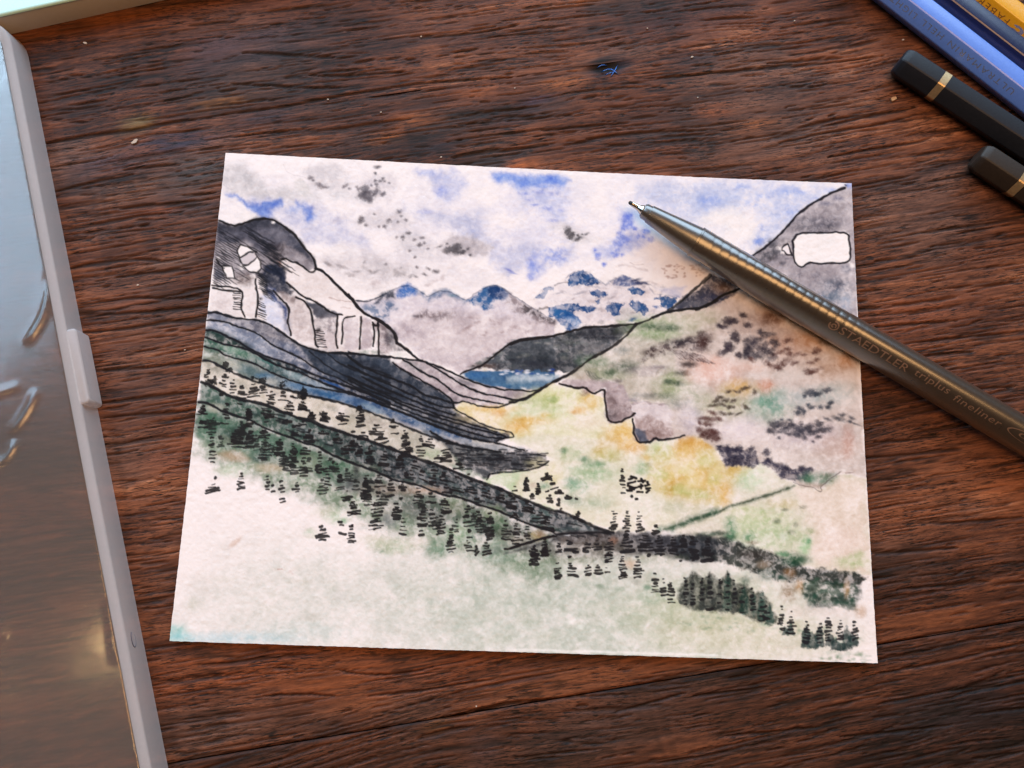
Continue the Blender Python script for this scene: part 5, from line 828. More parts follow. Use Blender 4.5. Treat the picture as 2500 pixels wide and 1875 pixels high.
    for s_, wd in CRACKS:
        p = np.array([[float(z) for z in q.split(',')] for q in s_.split()])
        box = (px > p[:, 0].min() - 12) & (px < p[:, 0].max() + 12) & (py > p[:, 1].min() - 14) & (py < p[:, 1].max() + 14)
        r_, c_ = np.where(box.any(1))[0], np.where(box.any(0))[0]
        if len(r_) == 0: continue
        sl = (slice(r_[0], r_[-1] + 1), slice(c_[0], c_[-1] + 1)); X = px[sl]; Y = py[sl] + 5 * (g2[sl] - 0.5) + 3 * (g3[sl] - 0.5)
        dm = np.full(X.shape, 1e9); pp = smooth(p, 2); n = len(pp) - 1
        for i in range(n):
            e = pp[i + 1] - pp[i]; t = np.clip(((X - pp[i][0]) * e[0] + (Y - pp[i][1]) * e[1]) / (e @ e + 1e-9), 0, 1)
            f = (i + t) / n; dd = np.hypot(X - pp[i][0] - t * e[0], Y - pp[i][1] - t * e[1]) / np.maximum(0.12, np.sqrt(np.clip(1 - (2 * f - 1) ** 2, 0, 1)))
            dm = np.minimum(dm, dd)
        cr[sl] = np.maximum(cr[sl], np.clip(1.6 * (1.2 - dm / (wd * 11.5 * 0.62)), 0, 1) * (0.75 + 0.5 * g2[sl]))
    cr = np.clip(cr, 0, 1)
    C = C * (1 - 0.80 * cr)[..., None] + 0.8 * cr[..., None] * lin((24, 13, 10))
    depth = depth + 0.00042 * cr
    # worn arris at both edges of the board
    ed = np.minimum(T_ - lo[None, :], hi[None, :] - T_); e_ = np.exp(-(np.clip(ed, 0, 1) / 0.00024) ** 2)
    rag = 0.5 + 0.9 * st(12, 3, 41)
    ea_ = np.where(T_ - lo[None, :] < hi[None, :] - T_, edge_lo, edge_hi); depth = depth + 0.00035 * e_ * rag * ea_; C = C * (1 - 0.45 * e_ * ea_)[..., None]
    if seed == 1:                                                   # knot hole in the long joint
        kl, kt = lt(1478, 165); h = np.exp(-((L_ - kl) / 0.0045) ** 2 - ((T_ - kt) / 0.0011) ** 2); depth = depth + 0.0009 * h; C = C * (1 - 0.85 * np.clip(h * 1.4, 0, 1))[..., None]
    V = np.stack([L_, T_, ZT + Zr - depth], -1)
    edge_drop = np.zeros_like(K); 
    o = grid_mesh(name, V, wood, parent, dict(grain_colour=C.astype(np.float32), flow=(fl / 1000).astype(np.float32)))
    o.rotation_euler = (0, 0, PA)
    return o
_sb = 0.00010
base = from_py('table_top', [(-.26, -.16, -.0226), (.30, -.16, -.0226), (.30, .20, -.0226), (-.26, .20, -.0226), (-.26, -.16, -.0031), (.30, -.16, -.0031), (.30, .20, -.0031), (-.26, .20, -.0031)],
               [(3, 2, 1, 0), (4, 5, 6, 7), (0, 1, 5, 4), (1, 2, 6, 5), (2, 3, 7, 6), (3, 0, 4, 7)], dark_under, smooth=False)
base.rotation_euler = (0, 0, PA); tag(base, kind='structure')
def plank_obj(seed, tlo, thi, dense, tone, e0=1.0, e1=1.0):
    o = wood_sheet('plank', tlo, thi, dense, seed, tone, base, e0, e1)
    o.rotation_euler = (0, 0, 0)
    return o
plank_obj(0, lambda l: SEAM_B(l) * 0 + SEAM_B(l) - 0.052, lambda l: SEAM_B(l) - _sb, (0, 0.052), -0.21)
plank_obj(1, lambda l: SEAM_B(l) + _sb, lambda l: SEAM_T(l) - 0.00001, (0, 0.137), -0.02, 1.0, 0.12)
plank_obj(2, lambda l: SEAM_T(l) + 0.00001, lambda l: SEAM_T(l) + 0.062, (0, 0.062), -0.04, 0.12, 1.0)
# ---------------------------------------------------------------- the painted card
CW, CH = 0.144, 0.1062177
NU, NV = 980, 722
u = np.linspace(0, 1, NU); v = np.linspace(0, 1, NV)
U, V_ = np.meshgrid(u, v)
cx = (U - 0.5) * CW; cy = (0.5 - V_) * CH
ppx, ppy = project(cx, cy, 0.0)
SH = Sheet(ppx, ppy, (243, 233, 231))
paint(SH)
lift = -0.00078 + 0.00115 * U ** 4 + 0.0009 * V_ ** 5 * (0.4 + np.sin(math.pi * U)) + 0.00035 * (1 - V_) ** 5 + 0.0003 * (1 - U) ** 6 + 0.0005 * np.sin(4.1 * U + 1.3) * np.sin(2.3 * V_ + 0.4)
tooth = fbm(ppx, ppy, 10, 50, 3, 0.6) - 0.5
edge_n = 0.00010 * (vnoise(ppx + ppy, ppy, 9, 51) - 0.5)
jx = np.where((U == 0) | (U == 1), edge_n, 0); jy = np.where((V_ == 0) | (V_ == 1), edge_n, 0)
CV = np.stack([cx + jx, cy + jy, lift + 0.00009 * tooth], -1)
paper = bpy.data.materials.new('watercolour_paper'); paper.use_nodes = True
_b = paper.node_tree.nodes['Principled BSDF']; _L = paper.node_tree.links.new
_a = nd(paper, 'ShaderNodeAttribute', attribute_name='pigment'); _t = nd(paper, 'ShaderNodeTexCoord'); _n = nd(paper, 'ShaderNodeTexNoise'); _n.inputs['Scale'].default_value = 1500; _n.inputs['Detail'].default_value = 4
_L(_t.outputs['Object'], _n.inputs['Vector']); _bp = nd(paper, 'ShaderNodeBump'); _bp.inputs['Strength'].default_value = 0.25; _bp.inputs['Distance'].default_value = 0.00012
_L(_n.outputs['Fac'], _bp.inputs['Height']); _L(_bp.outputs['Normal'], _b.inputs['Normal']); _L(_a.outputs['Color'], _b.inputs['Base Color'])
_b.inputs['Roughness'].default_value = 0.85; _b.inputs['Specular IOR Level'].default_value = 0.2
card = empty('painted_postcard')
tag(card, 'watercolour postcard of a mountain valley drawn over in black ink, lying on the wooden table', 'postcard')
front = grid_mesh('painted_sheet', CV, paper, card, dict(pigment=SH.I * 1.0))
rim = np.concatenate([np.stack([np.zeros(NU, int), np.arange(NU)], 1), np.stack([np.arange(1, NV), np.full(NV - 1, NU - 1)], 1), np.stack([np.full(NU - 1, NV - 1), np.arange(NU - 2, -1, -1)], 1), np.stack([np.arange(NV - 2, 0, -1), np.zeros(NV - 2, int)], 1)])[::3]
tp_ = CV[rim[:, 0], rim[:, 1]]; bt = tp_ - np.array([0, 0, 0.00040]); bt[:, :2] *= 0.9985
v_, f_ = tube([tp_ + np.array([0, 0, 0.000002]), bt], cap0=False, cap1=False)
edge_m = speckle(mat('cut_paper_edge', (0.72, 0.66, 0.62), 0.9), 0.1, 2500, 0)
from_py('cut_edge', v_, f_, edge_m, card, smooth=False)
bk = CV[::19, ::20].copy(); bk[..., :2] *= 0.9985; bk[..., 2] -= 0.00041
grid_mesh('back', bk, edge_m, card)
# ---------------------------------------------------------------- fineliner lying across the card
def frame(p0, p1):
    d = (p1 - p0) / np.linalg.norm(p1 - p0); up = np.array([0, 0, 1.0]); up = up - d * (up @ d); up /= np.linalg.norm(up); side = np.cross(d, up)   # side points to the right of travel
    return d, up, side
ZA = 0.0040
tip = at(1535, 493, ZA); tail = at(2500, 1060, ZA + 0.0001)
PD, PU, PS = frame(tip, tail)                                       # PS: towards the viewer's lower left
pen_len = 0.142
pen = empty('fineliner_pen', tuple(tip + PD * 0.07 - np.array([0, 0, ZA])))
pen.location = (0, 0, 0)
tag(pen, 'dark grey triangular fineliner with bare black tip lying across the right side of the postcard', 'pen')
pen_m = speckle(mat('pen_plastic', (0.048, 0.033, 0.022), 0.30, Specular_IOR_Level=0.9, Coat_Weight=1.0, Coat_Roughness=0.27, Coat_IOR=1.75), 0.2, 1500, 0.08, 0.00005)
sec_m = speckle(mat('pen_section_plastic', (0.052, 0.036, 0.023), 0.30, Specular_IOR_Level=1.0, Coat_Weight=1.0, Coat_Roughness=0.27, Coat_IOR=1.8), 0.2, 1500, 0.06, 0.00005)
steel = speckle(mat('pen_steel', (0.62, 0.55, 0.46), 0.18, Metallic=1.0), 0.1, 3000, 0)
ink_m = mat('ink_fibre', (0.006, 0.006, 0.008), 0.55)
gold_print = speckle(mat('bronze_print', (0.30, 0.19, 0.135), 0.35, Metallic=0.35), 0.25, 4000, 0)
def pen_r(s, th, R, k): return R * (1 + k * np.cos(3 * th))
def ring(s, R, k=0.0, n=72):
    th = np.linspace(0, 2 * math.pi, n, endpoint=False); r = pen_r(s, th, R, k)
    return (tip + PD * s)[None] + (r * np.cos(th))[:, None] * PU[None] + (r * np.sin(th))[:, None] * PS[None]
def lathe(name, prof, m_, k=0.0, n=72, parent=pen):
    v, f = tube([ring(s / 1000, R / 1000, k, n) for s, R in prof]); o = from_py(name, v, f, m_, parent); return sharp(o, 35)
lathe('nib_fibre', [(0, .12), (.08, .30), (.25, .42), (.9, .46), (1.1, .46)], ink_m, n=24)
lathe('nib_sleeve', [(.86, .48), (.88, .55), (2.0, .60), (2.5, .68), (3.0, .90), (3.6, 1.22), (3.9, 1.30)], steel, n=40)
lathe('nib_collar', [(3.55, 1.15), (3.6, 1.38), (3.66, 1.5), (3.72, 1.55), (3.9, 1.55)], pen_m, n=48)
lathe('grip_cone', [(3.85, 1.35), (3.9, 1.66), (4.1, 1.78), (5.2, 1.84), (5.28, 1.86), (5.32, 2.02), (5.5, 2.06), (9, 2.42), (13, 2.86), (17.1, 3.30), (17.4, 3.32), (17.5, 3.2)], sec_m)
brl = []
for s in np.concatenate([np.array([17.20, 17.24, 17.30, 17.55, 17.75, 17.82, 17.9, 18.2]), np.arange(18.6, 62, 0.22), np.arange(62, 142.1, 4)]):
    e = sstep(18.0, 38.0, np.array(s)); R = 3.46 + 0.36 * e; k = 0.085 * e
    if s < 17.22: R -= 0.25
    elif s < 17.8: R += 0.06
    rib = sstep(18.8, 21, np.array(s)) * (1 - sstep(52, 60, np.array(s)))
    R -= 0.040 * rib * (0.5 + 0.5 * math.cos(2 * math.pi * (s - 18.6) / 2.05)) ** 3
    brl.append(ring(s / 1000, R / 1000, float(k)))
v_, f_ = tube(brl); bar = from_py('barrel', v_, f_, pen_m, pen); sharp(bar, 35)
def wrap(name, verts, faces, s0, s1, h, th0, R=0.00382, k=0.085, off=0.00003, m_=gold_print, parent=bar):
    """print glyphs onto the rounded barrel: x along the pen, y round it"""
    sx = (s1 - s0) / 1000 / max(1e-9, verts[:, 0].max()); sy = h / 1000
    out = []
    for x, y in verts:
        th = th0 - (y - 0.36) * sy / R; r = pen_r(0, th, R, k) + off; s = s0 / 1000 + x * sx
        out.append(tip + PD * s + PU * r * math.cos(th) + PS * r * math.sin(th))
    o = from_py(name, out, faces, m_, parent, smooth=False); return o
TH = 0.62
v_, f_ = text_mesh('STAEDTLER', cuts=4); wrap('brand_lettering', v_, f_, 53.4, 69.8, 2.55, TH)
v_, f_ = text_mesh('triplus', 1.05, cuts=4); wrap('brand_lettering', v_, f_, 71.2, 79.4, 2.3, TH)
v_, f_ = text_mesh('fineliner', 1.08, cuts=4); wrap('brand_lettering', v_, f_, 80.9, 92.0, 2.3, TH)
def arc_strip(c, r0, r1, a0, a1, n=28, sy=1.0):
    a = np.radians(np.linspace(a0, a1, n)); v = []
    for q in a: v.append((c[0] + r0 * math.cos(q), c[1] + r0 * sy * math.sin(q))); v.append((c[0] + r1 * math.cos(q), c[1] + r1 * sy * math.sin(q)))
    return np.array(v), [(2 * i, 2 * i + 1, 2 * i + 3, 2 * i + 2) for i in range(n - 1)]
va, fa = arc_strip((0.5, 0.36), 0.36, 0.50, -200, 110); vb, fb = arc_strip((0.52, 0.34), 0.14, 0.26, -30, 250); vc, fc = arc_strip((0.30, 0.05), 0.20, 0.30, 20, 120, 10)
v_ = np.vstack([va, vb, vc]); f_ = fa + [tuple(i + len(va) for i in q) for q in fb] + [tuple(i + len(va) + len(vb) for i in q) for q in fc]
wrap('head_emblem', v_ - np.array([0, 0]), f_, 50.6, 52.9, 2.3, TH)
va, fa = arc_strip((0.5, 0.36), 0.46, 0.50, 0, 360, 60, 1.0); v_ = va.copy(); v_[:, 1] = (v_[:, 1] - 0.36) * 1.05 + 0.36; wrap('oval_badge', v_, fa, 93.4, 104.5, 2.4, TH)
v_, f_ = text_mesh('0,3', cuts=4); v_ = v_ * np.array([1, 0.8]) + np.array([0, 0.1]); wrap('badge_lettering', v_, f_, 96.0, 101, 1.7, TH)

# ---------------------------------------------------------------- pencils at the upper right
def pencil_frame(p0, p1): return frame(p0, p1)
def hex_ring(c, up, side, R, rnd_=0.10, roll=0.0):
    """rounded hexagon with a flat side down"""
    pts = []
    for i in range(6):
        a = math.radians(30 + 60 * i) + roll
        for da in (-0.11, -0.04, 0.04, 0.11):
            r = R * (1 - rnd_ * (0.22 if abs(da) < 0.05 else 0.36))
            q = math.cos(math.radians(30)) / math.cos(math.radians(30) - abs(da))
            pts.append(c + up * (R * q * math.cos(a + da)) * (0.985 if abs(da) < .05 else 1) + side * (R * q * math.sin(a + da)) * (0.985 if abs(da) < .05 else 1))
    return np.array(pts)
def hex_body(name, p0, d, up, side, stations, R, m_, parent):
    rings_ = [hex_ring(p0 + d * s, up, side, R * k) for s, k in stations]
    v, f = tube(rings_); o = from_py(name, v, f, m_, parent); return sharp(o, 12)
HR = 0.0040; AP = HR * math.cos(math.radians(30))
b0, b1 = at(2201, 0, ZT + 0.0035), at(2500, 233, ZT + 0.0035)
BD, BU, BS = frame(b0, b1); BD[2] = 0; BD /= np.linalg.norm(BD)
blue_m = speckle(mat('ultramarine_lacquer', (0.12, 0.25, 0.74), 0.33, Coat_Weight=0.3, Coat_Roughness=0.2), 0.10, 1400, 0.12, 0.00006)
navy_m = speckle(mat('navy_lacquer', (0.006, 0.012, 0.062), 0.32, Coat_Weight=0.3, Coat_Roughness=0.2), 0.2, 1400, 0.10, 0.00006)
yell_m = speckle(mat('yellow_ochre_lacquer', (0.74, 0.36, 0.008), 0.36, Coat_Weight=0.3, Coat_Roughness=0.2), 0.10, 1400, 0.12, 0.00006)
wood_m = speckle(mat('pencil_cedar', (0.45, 0.25, 0.13), 0.7), 0.2, 2500, 0.2)
blk_m = speckle(mat('charcoal_lacquer', (0.010, 0.012, 0.018), 0.5, Coat_Weight=0.0, Specular_IOR_Level=0.3), 0.35, 1800, 0.2, 0.00008)
brn_m = speckle(mat('sepia_lacquer', (0.026, 0.018, 0.013), 0.5, Coat_Weight=0.0, Specular_IOR_Level=0.3), 0.35, 1800, 0.2, 0.00008)
foil_m = speckle(mat('gold_foil', (0.52, 0.38, 0.21), 0.42, Metallic=0.8), 0.3, 1600, 0.3, 0.00006)
emb_m = speckle(mat('stamped_foil', (0.42, 0.50, 0.78), 0.28, Metallic=0.75), 0.2, 4000, 0)
emb_y = speckle(mat('stamped_dark_print', (0.20, 0.085, 0.012), 0.4), 0.2, 4000, 0)
def facet_text(name, verts, faces, p0, d, up, side, s0, s1, h, R, facet, m_, parent, flip=True, off=0.000015):
    """stamp glyphs on a hexagon facet whose normal is turned `facet` degrees from up towards side"""
    a = math.radians(facet); n = up * math.cos(a) + side * math.sin(a); tang = -up * math.sin(a) + side * math.cos(a)
    vx = verts[:, 0] / verts[:, 0].max(); vy = verts[:, 1] - 0.36
    out = []
    for x, y in zip(vx, vy):
        s = s0 + (s1 - s0) * x
        out.append(p0 + d * s + n * (R * math.cos(math.radians(30)) + off) + tang * (y * h) * (1 if flip else -1))
    return from_py(name, out, faces, m_, parent, smooth=False)
def make_pencil(name, shift, m_, label, text=None, facet=60):
    root = empty(name); tag(root, label, 'pencil', 'pencils at the upper right corner')
    c = b0 + BS * -shift; c = np.array([c[0], c[1], ZT + AP + 0.0001])
    body = hex_body('barrel', c, BD, np.array([0, 0, 1.0]), BS, [(-0.030, 0.80), (-0.0298, 0.93), (-0.029, 1.0), (0.125, 1.0)], HR, m_, root)
    v, f = tube([hex_ring(c + BD * s, np.array([0, 0, 1.0]), BS, HR * k) for s, k in ((0.125, 1.0), (0.1257, 0.98), (0.142, 0.27))]); sharp(from_py('sharpened_wood', v, f, wood_m, root), 20)
    v, f = tube([hex_ring(c + BD * s, np.array([0, 0, 1.0]), BS, HR * k) for s, k in ((0.142, 0.26), (0.1465, 0.06))]); from_py('lead', v, f, m_, root)
    return root, body, c
BU = np.array([0, 0, 1.0])
r1, bb, c1 = make_pencil('coloured_pencil', 0.0, blue_m, 'light ultramarine blue hexagonal pencil with stamped letters beside the black pencils')
def on_blue(px, py): return float((at(px, py, ZT + 0.005)[:2] - c1[:2]) @ BD[:2])
sA, sB = on_blue(2468, 232), on_blue(2130, -30)
def stamp(txt, xa, xb, body, c, m_, h, facet=60, sp=1.25):
    v, f = text_mesh(txt, sp); facet_text('stamped_lettering', v, f, c, BD, BU, BS, xa, xb, h, HR, facet, m_, body, flip=True)
tot = 27.0
def seg(a, b): return sA + (sB - sA) * a, sA + (sB - sA) * b
for tx, a, b in (('ULTRAMARIN', 0.0, 0.46), ('HELL', 0.505, 0.655), ('LIGHT', 0.70, 0.88), ('OUTREMER', 0.925, 1.30)):
    x0, x1 = seg(a, b); stamp(tx, x0, x1, bb, c1, emb_m, 0.0019)
r2, nb, c2 = make_pencil('coloured_pencil', 0.00725, navy_m, 'dark navy blue pencil between the ultramarine and the yellow pencil')
r3, yb, c3 = make_pencil('coloured_pencil', 0.0145, yell_m, 'yellow ochre pencil with stamped letters in the upper right corner')
def on_c(c, px, py): return float((at(px, py, ZT + 0.006)[:2] - c[:2]) @ BD[:2])
xa, xb = on_c(c3, 2470, 45), on_c(c3, 2398, -12)
stamp('FABER', xa, xb, yb, c3, emb_y, 0.0020); stamp('CASTELL', xb - 0.0018, xb - 0.0018 + (xb - xa) * 1.35, yb, c3, emb_y, 0.0020)
va, fa = arc_strip((0.5, 0.36), 0.2, 0.5, 30, 330, 16); facet_text('knight_emblem', va, fa, c3, BD, BU, BS, xa + 0.0045, xa + 0.0014, 0.0016, HR, 60, emb_m, yb, flip=True)

def black_pencil(px0, py0, px1, py1, band_px, m_, label):
    p0 = at(px0, py0, ZT + AP + 0.0001); p1 = at(px1, py1, ZT + AP + 0.0001); d, up, side = frame(p0, p1)
    root = empty('charcoal_pencil'); tag(root, label, 'pencil', 'black pencils at the upper right')
    R = HR * 0.95; sb = float(np.linalg.norm(at(*band_px, ZT + 0.0055)[:2] - p0[:2])); bw = 0.0018
    v, f = tube([hex_ring(p0 + d * s, up, side, R * k) for s, k in ((-0.0002, 0.74), (0.0000, 0.83), (0.0004, 0.91), (0.0011, 0.98), (0.0017, 1.0), (sb - bw / 2, 1.0))]); sharp(from_py('dipped_end', v, f, m_, root), 14)
    v, f = tube([hex_ring(p0 + d * s, up, side, R * k) for s, k in ((sb - bw / 2, 1.004), (sb + bw / 2, 1.004))]); sharp(from_py('gold_band', v, f, foil_m, root), 14)
    v, f = tube([hex_ring(p0 + d * s, up, side, R * k) for s, k in ((sb + bw / 2, 0.992), (0.150, 0.992))]); sharp(from_py('barrel', v, f, m_, root), 14)
    v, f = tube([hex_ring(p0 + d * s, up, side, R * k) for s, k in ((0.150, 0.98), (0.170, 0.12))]); sharp(from_py('sharpened_wood', v, f, wood_m, root), 14)
    return root
black_pencil(2196, 150, 2500, 350, (2292, 211), blk_m, 'matt black pencil with gold band lying nearest the blue pencil')
black_pencil(2386, 382, 2500, 457, (2494, 440), brn_m, 'brownish black pencil with gold band at the right edge of the picture')

# ---------------------------------------------------------------- frosted plastic case on the left
ea, eb = at(68, 130)[:2], at(409, 1865)[:2]
ED = (eb - ea) / np.linalg.norm(eb - ea); EN = np.array([ED[1], -ED[0]]);  EN = EN if EN[0] < 0 else -EN        # EN points into the case (left)
CO = ea - ED * 0.0075                                                # upper right corner of the case outline
CLEN, CWID, CHT = 0.215, 0.115, 0.0060
def rrect(inset, r, z, n=8):
    pts = []
    w_, l_ = CWID - 2 * inset, CLEN - 2 * inset
    for (cu, cv), a0 in (((r, r), 180), ((w_ - r, r), 270), ((w_ - r, l_ - r), 0), ((r, l_ - r), 90)):
        for i in range(n + 1):
            a = math.radians(a0 + 90 * i / n); pts.append((inset + cu + r * math.cos(a), inset + cv + r * math.sin(a)))
    return np.array([[*(CO + EN * q[0] + ED * q[1]), z] for q in pts])
frost = speckle(mat('frosted_polypropylene', (0.84, 0.80, 0.81), 0.42, Transmission_Weight=0.28, IOR=1.2, Subsurface_Weight=0.0, Specular_IOR_Level=0.4), 0.05, 1200, 0.15, 0.00006)
_nt = frost.node_tree; _o = _nt.nodes['Material Output']; _b = _nt.nodes['Principled BSDF']
_tr = nd(frost, 'ShaderNodeBsdfTransparent'); _tr.inputs['Color'].default_value = (0.9, 0.87, 0.86, 1); _mx = nd(frost, 'ShaderNodeMixShader'); _mx.inputs[0].default_value = 0.56
_nt.links.new(_tr.outputs[0], _mx.inputs[1]); _nt.links.new(_b.outputs[0], _mx.inputs[2]); _nt.links.new(_mx.outputs[0], _o.inputs['Surface'])
case = empty('plastic_case'); tag(case, 'frosted translucent plastic case with raised rim and latch along the left edge', 'case')
zt = ZT + CHT
v_, f_ = tube([rrect(0.0, 0.0085, ZT + 0.00005), rrect(0.0001, 0.0085, ZT + 0.0004), rrect(0.00055, 0.0082, zt - 0.0004), rrect(0.00075, 0.0081, zt - 0.0001), rrect(0.00105, 0.0079, zt), rrect(0.00245, 0.0066, zt), rrect(0.0027, 0.0064, zt - 0.0002), rrect(0.0029, 0.0062, zt - 0.0011), rrect(0.0030, 0.0061, ZT + 0.0001)], cap0=False, cap1=False)
rim_o = from_py('rim', v_, f_, frost, case); sharp(rim_o, 50)
# lid panel: thin clear sheet with shallow creases
film = bpy.data.materials.new('clear_film'); film.use_nodes = True
_nt = film.node_tree; _b = _nt.nodes['Principled BSDF']; _o = _nt.nodes['Material Output']
_b.inputs['Base Color'].default_value = (0.86, 0.81, 0.77, 1); _b.inputs['Roughness'].default_value = 0.17; _b.inputs['Transmission Weight'].default_value = 0.86; _b.inputs['IOR'].default_value = 1.42
_tr = nd(film, 'ShaderNodeBsdfTransparent'); _tr.inputs['Color'].default_value = (0.92, 0.88, 0.86, 1)
_dd = nd(film, 'ShaderNodeBsdfDiffuse'); _dd.inputs['Color'].default_value = (0.50, 0.46, 0.45, 1)
_gl = nd(film, 'ShaderNodeBsdfGlossy'); _gl.inputs['Roughness'].default_value = 0.14; _fr = nd(film, 'ShaderNodeFresnel'); _fr.inputs['IOR'].default_value = 1.5
_m0 = nd(film, 'ShaderNodeMixShader'); _m0.inputs[0].default_value = 0.38; _nt.links.new(_tr.outputs[0], _m0.inputs[1]); _nt.links.new(_b.outputs[0], _m0.inputs[2])
_m1 = nd(film, 'ShaderNodeMixShader'); _m1.inputs[0].default_value = 0.045; _nt.links.new(_m0.outputs[0], _m1.inputs[1]); _nt.links.new(_dd.outputs[0], _m1.inputs[2])
_m2 = nd(film, 'ShaderNodeMixShader'); _nt.links.new(_fr.outputs[0], _m2.inputs[0]); _nt.links.new(_m1.outputs[0], _m2.inputs[1]); _nt.links.new(_gl.outputs[0], _m2.inputs[2]); _nt.links.new(_m2.outputs[0], _o.inputs['Surface'])
_tc = nd(film, 'ShaderNodeTexCoord'); _nz = nd(film, 'ShaderNodeTexNoise'); _nz.inputs['Scale'].default_value = 60; _nz.inputs['Detail'].default_value = 3; _bp = nd(film, 'ShaderNodeBump'); _bp.inputs['Strength'].default_value = 0.06; _bp.inputs['Distance'].default_value = 0.002
_nt.links.new(_tc.outputs['Object'], _nz.inputs['Vector']); _nt.links.new(_nz.outputs['Fac'], _bp.inputs['Height']); _nt.links.new(_bp.outputs['Normal'], _gl.inputs['Normal'])
nu, nv = 190, 380
uu, vv = np.meshgrid(np.linspace(0.0029, CWID - 0.0029, nu), np.linspace(0.0029, CLEN - 0.0029, nv))
gx = CO[0] + EN[0] * uu + ED[0] * vv; gy = CO[1] + EN[1] * uu + ED[1] * vv
gpx, gpy = project(gx, gy, zt - 0.0009)
hz = 0.00012 * (fbm(gpx, gpy, 300, 60, 2) - 0.5)
CREASE = [('120,690 108,760 88,800 66,830', 9, .00042), ('86,958 64,1008 30,1052', 8, .00036), ('36,1082 16,1118 -12,1136', 8, .00034), ('-20,962 10,952 40,944', 7, .00028), ('100,650 96,720 84,760', 5, .00010), ('262,1470 274,1540 278,1610', 8, .00016), ('2,1500 8,1560', 8, .0002), ('330,1830 345,1850', 9, .0002)]
for s_, wd, hh in CREASE:
    p = smooth(np.array([[float(z) for z in q.split(',')] for q in s_.split()]), 2); n = len(p) - 1
    acc = np.zeros_like(gpx)
    for i in range(n):
        e = p[i + 1] - p[i]; t = np.clip(((gpx - p[i][0]) * e[0] + (gpy - p[i][1]) * e[1]) / (e @ e + 1e-9), 0, 1); f = (i + t) / n
        dd = np.hypot(gpx - p[i][0] - t * e[0], gpy - p[i][1] - t * e[1]); acc = np.maximum(acc, np.exp(-(dd / wd) ** 2) * np.sqrt(np.clip(1 - (2 * f - 1) ** 2, 0.02, 1)))
    hz = hz + hh * acc
lid = grid_mesh('lid_panel', np.stack([gx, gy, zt - 0.0009 + hz], -1), film, case)
sm = lid.modifiers.new('sheet', 'SOLIDIFY'); sm.thickness = 0.0006; sm.offset = -1
# latch on the right wall
def box_round(name, c, ax, ay, sx, sy, z0, z1, r, m_, parent):
    pts = []
    for (qx, qy), a0 in (((sx / 2 - r, sy / 2 - r), 0), ((-sx / 2 + r, sy / 2 - r), 90), ((-sx / 2 + r, -sy / 2 + r), 180), ((sx / 2 - r, -sy / 2 + r), 270)):
        for i in range(6):
            a = math.radians(a0 + 18 * i); pts.append((qx + r * math.cos(a), qy + r * math.sin(a)))
    pts = np.array(pts)
    def loop(k, z): return np.array([[*(c + ax * (q[0] * (1 - k / sx * 2)) + ay * (q[1] * (1 - k / sy * 2))), z] for q in pts])
    v, f = tube([loop(0, z0), loop(0, z1 - r * .5), loop(r * .15, z1 - r * .15), loop(r * .5, z1)]); o = from_py(name, v, f, m_, parent); return sharp(o, 50)
l0, l1 = at(206, 806, ZT + 0.003)[:2], at(240, 986, ZT + 0.003)[:2]
v0, v1 = float((l0 - CO) @ ED), float((l1 - CO) @ ED)
latch = box_round('latch', CO + ED * (v0 + v1) / 2 + EN * 0.0000, ED, EN, v1 - v0, 0.0023, ZT + 0.0002, zt - 0.00015, 0.0008, frost, case)
mk = at(306, 1566, ZT + 0.0035)
ring_pts = []
for j in range(10):
    a = math.radians(-60 + 30 * j); c_ = np.array([*(mk[:2] + ED * 0.0016 * math.sin(a) - EN * 0.0), mk[2] + 0.0009 * math.cos(a)]); ring_pts.append(c_)
def wire(name, pts, r, m_, parent, n=8):
    rs_ = []
    for i, p in enumerate(pts):
        d = pts[min(i + 1, len(pts) - 1)] - pts[max(i - 1, 0)]; d = d / np.linalg.norm(d); a = np.cross(d, [0.3, 0.2, 0.93]); a /= np.linalg.norm(a); b = np.cross(d, a)
        th = np.linspace(0, 2 * math.pi, n, endpoint=False); rs_.append(p + r * (np.cos(th)[:, None] * a + np.sin(th)[:, None] * b))
    v, f = tube(rs_); return from_py(name, v, f, m_, parent)
mark_m = mat('moulding_mark_grey', (0.10, 0.10, 0.14), 0.5)
wd_ = float((mk[:2] - CO) @ EN); wo = 0.0001 + 0.00045 * (0.0035 / CHT)
wire('moulding_mark', [np.array([*(p[:2] - EN * (wd_ - wo) - EN * 0.00002), p[2]]) for p in ring_pts], 0.00007, mark_m, case)

# ---------------------------------------------------------------- pale box behind the case
q0, q1 = at(41, 81)[:2], at(407, 0)[:2]
BD2 = (q1 - q0) / np.linalg.norm(q1 - q0); BN2 = np.array([-BD2[1], BD2[0]])
BH = 0.0066
bx_top = speckle(mat('box_lid_window_tint', (0.58, 0.92, 0.86), 0.28, Specular_IOR_Level=0.5, Coat_Weight=0.3), 0.03, 700, 0.04)  # white lid; the window's cyan reflection is put into its colour
bx_side = speckle(mat('box_side_shade', (0.50, 0.46, 0.43), 0.7), 0.06, 900, 0.1)  # side of the same white box, its shade put into the grey
box = empty('white_box'); tag(box, 'flat white box in the upper left corner, window tint and shade in its colours', 'box')
bc = q0 + BD2 * 0.034 + BN2 * 0.0400
box_round('box_base', bc, BD2, BN2, 0.170, 0.0800, ZT + 0.0001, ZT + BH - 0.0004, 0.0010, bx_side, box)
box_round('box_lid', bc, BD2, BN2, 0.1702, 0.0802, ZT + BH - 0.00055, ZT + BH, 0.0010, bx_top, box)

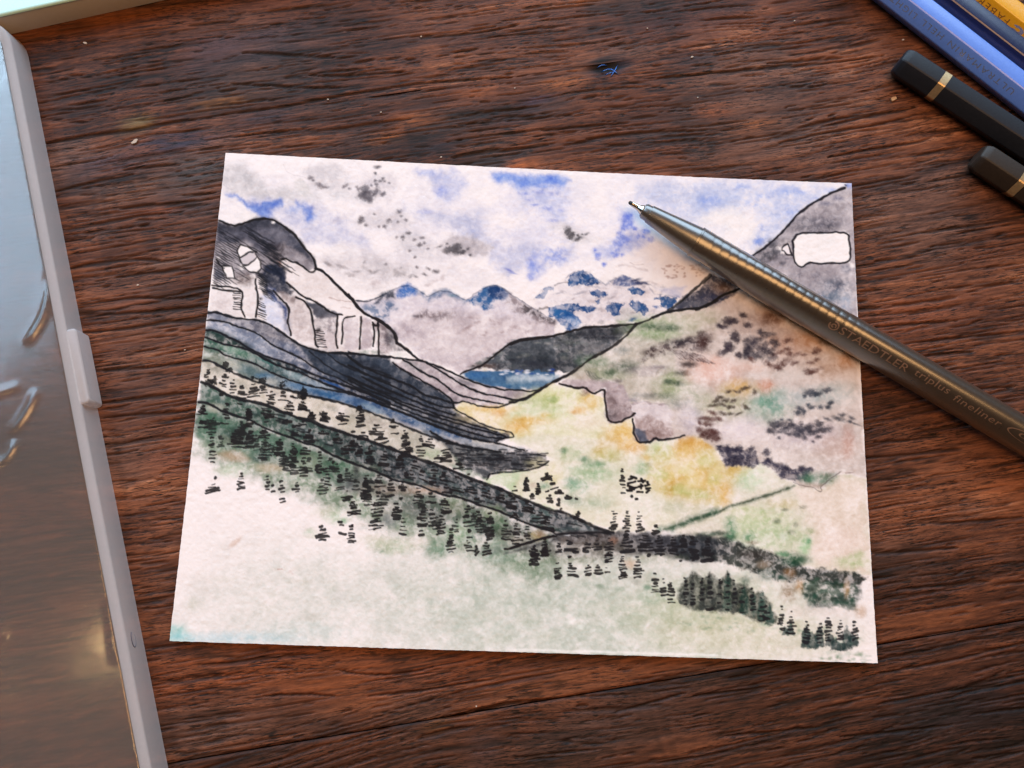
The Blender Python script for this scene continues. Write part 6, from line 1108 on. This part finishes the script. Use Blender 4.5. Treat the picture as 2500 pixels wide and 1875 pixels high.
# ---------------------------------------------------------------- crumbs and scraps on the boards
crumb_m = speckle(mat('pale_paper_crumb', (0.52, 0.42, 0.34), 0.8), 0.15, 3000, 0.2)
tan_m = speckle(mat('tan_shaving', (0.50, 0.27, 0.12), 0.75), 0.2, 3000, 0.2)
rc = random.Random(5)
def crumb(px, py, sx, sy, m_, label, cat, group=None, rot=-20, name='paper_crumb'):
    c = at(px, py); n = 9; top = []; bot = []
    for i in range(n):
        a = 2 * math.pi * i / n; r = rc.uniform(0.7, 1.15); x = sx / 2 * r * math.cos(a) / 11500; y = sy / 2 * r * math.sin(a) / 11500; cr_, sr_ = math.cos(math.radians(-rot)), math.sin(math.radians(-rot))
        p = np.array([c[0] + x * cr_ - y * sr_, c[1] + x * sr_ + y * cr_, ZT]); bot.append(p - [0, 0, 0.00012]); top.append(p * 1.0 + [0, 0, 0.00018 + rc.uniform(0, 0.00012)])
    v, f = tube([np.array(bot), np.array(top)]); o = from_py(name, v, f, m_, None, smooth=False); tag(o, label, cat, group); return o
crumb(330, 346, 19, 10, crumb_m, 'small white paper flake left of the postcard near the top crack', 'flake', rot=-35)
crumb(2181, 242, 21, 11, tan_m, 'tan wood shaving on the table just below the black pencil end', 'shaving', rot=-25, name='wood_shaving')
crumb(208, 106, 14, 6, crumb_m, 'tiny pale splinter in the shadow of the white box', 'splinter', rot=15, name='splinter')
for px_, py_, s_ in ((801, 244, 7), (930, 275, 6), (1077, 384, 7), (1580, 70, 6), (1689, 140, 9), (1939, 52, 6), (1703, 239, 5), (1257, 216, 5), (2204, 98, 8), (337, 696, 8), (452, 855, 5), (1163, 1724, 5), (1028, 90, 6)):
    crumb(px_, py_, s_ * 0.85, s_ * 0.6, crumb_m, 'tiny pale crumb lying on the wooden boards', 'crumb', 'pale crumbs scattered on the boards')
foil_b = speckle(mat('blue_foil', (0.05, 0.14, 0.42), 0.22, Metallic=0.7), 0.4, 2500, 0.3)
foil = empty('blue_foil_scrap'); tag(foil, 'shred of blue foil stuck in the knot hole of the long joint', 'scrap')
for j, (xa_, ya_, xb_, yb_) in enumerate(((1458, 166, 1482, 160), (1468, 176, 1500, 170), (1476, 184, 1506, 178), (1484, 168, 1510, 184), (1490, 190, 1508, 160))):
    p0, p1 = at(xa_, ya_, ZT - 0.0001), at(xb_, yb_, ZT - 0.0001); mid = (p0 + p1) / 2 + np.array([0, 0, 0.00035]) + np.array([0.0001 * (j - 2), 0.00015, 0])
    wire('foil_strand', [p0, (p0 + mid) / 2 + [0, 0, .0001], mid, (p1 + mid) / 2 + [0, 0, .0001], p1], 0.00011, foil_b, foil)
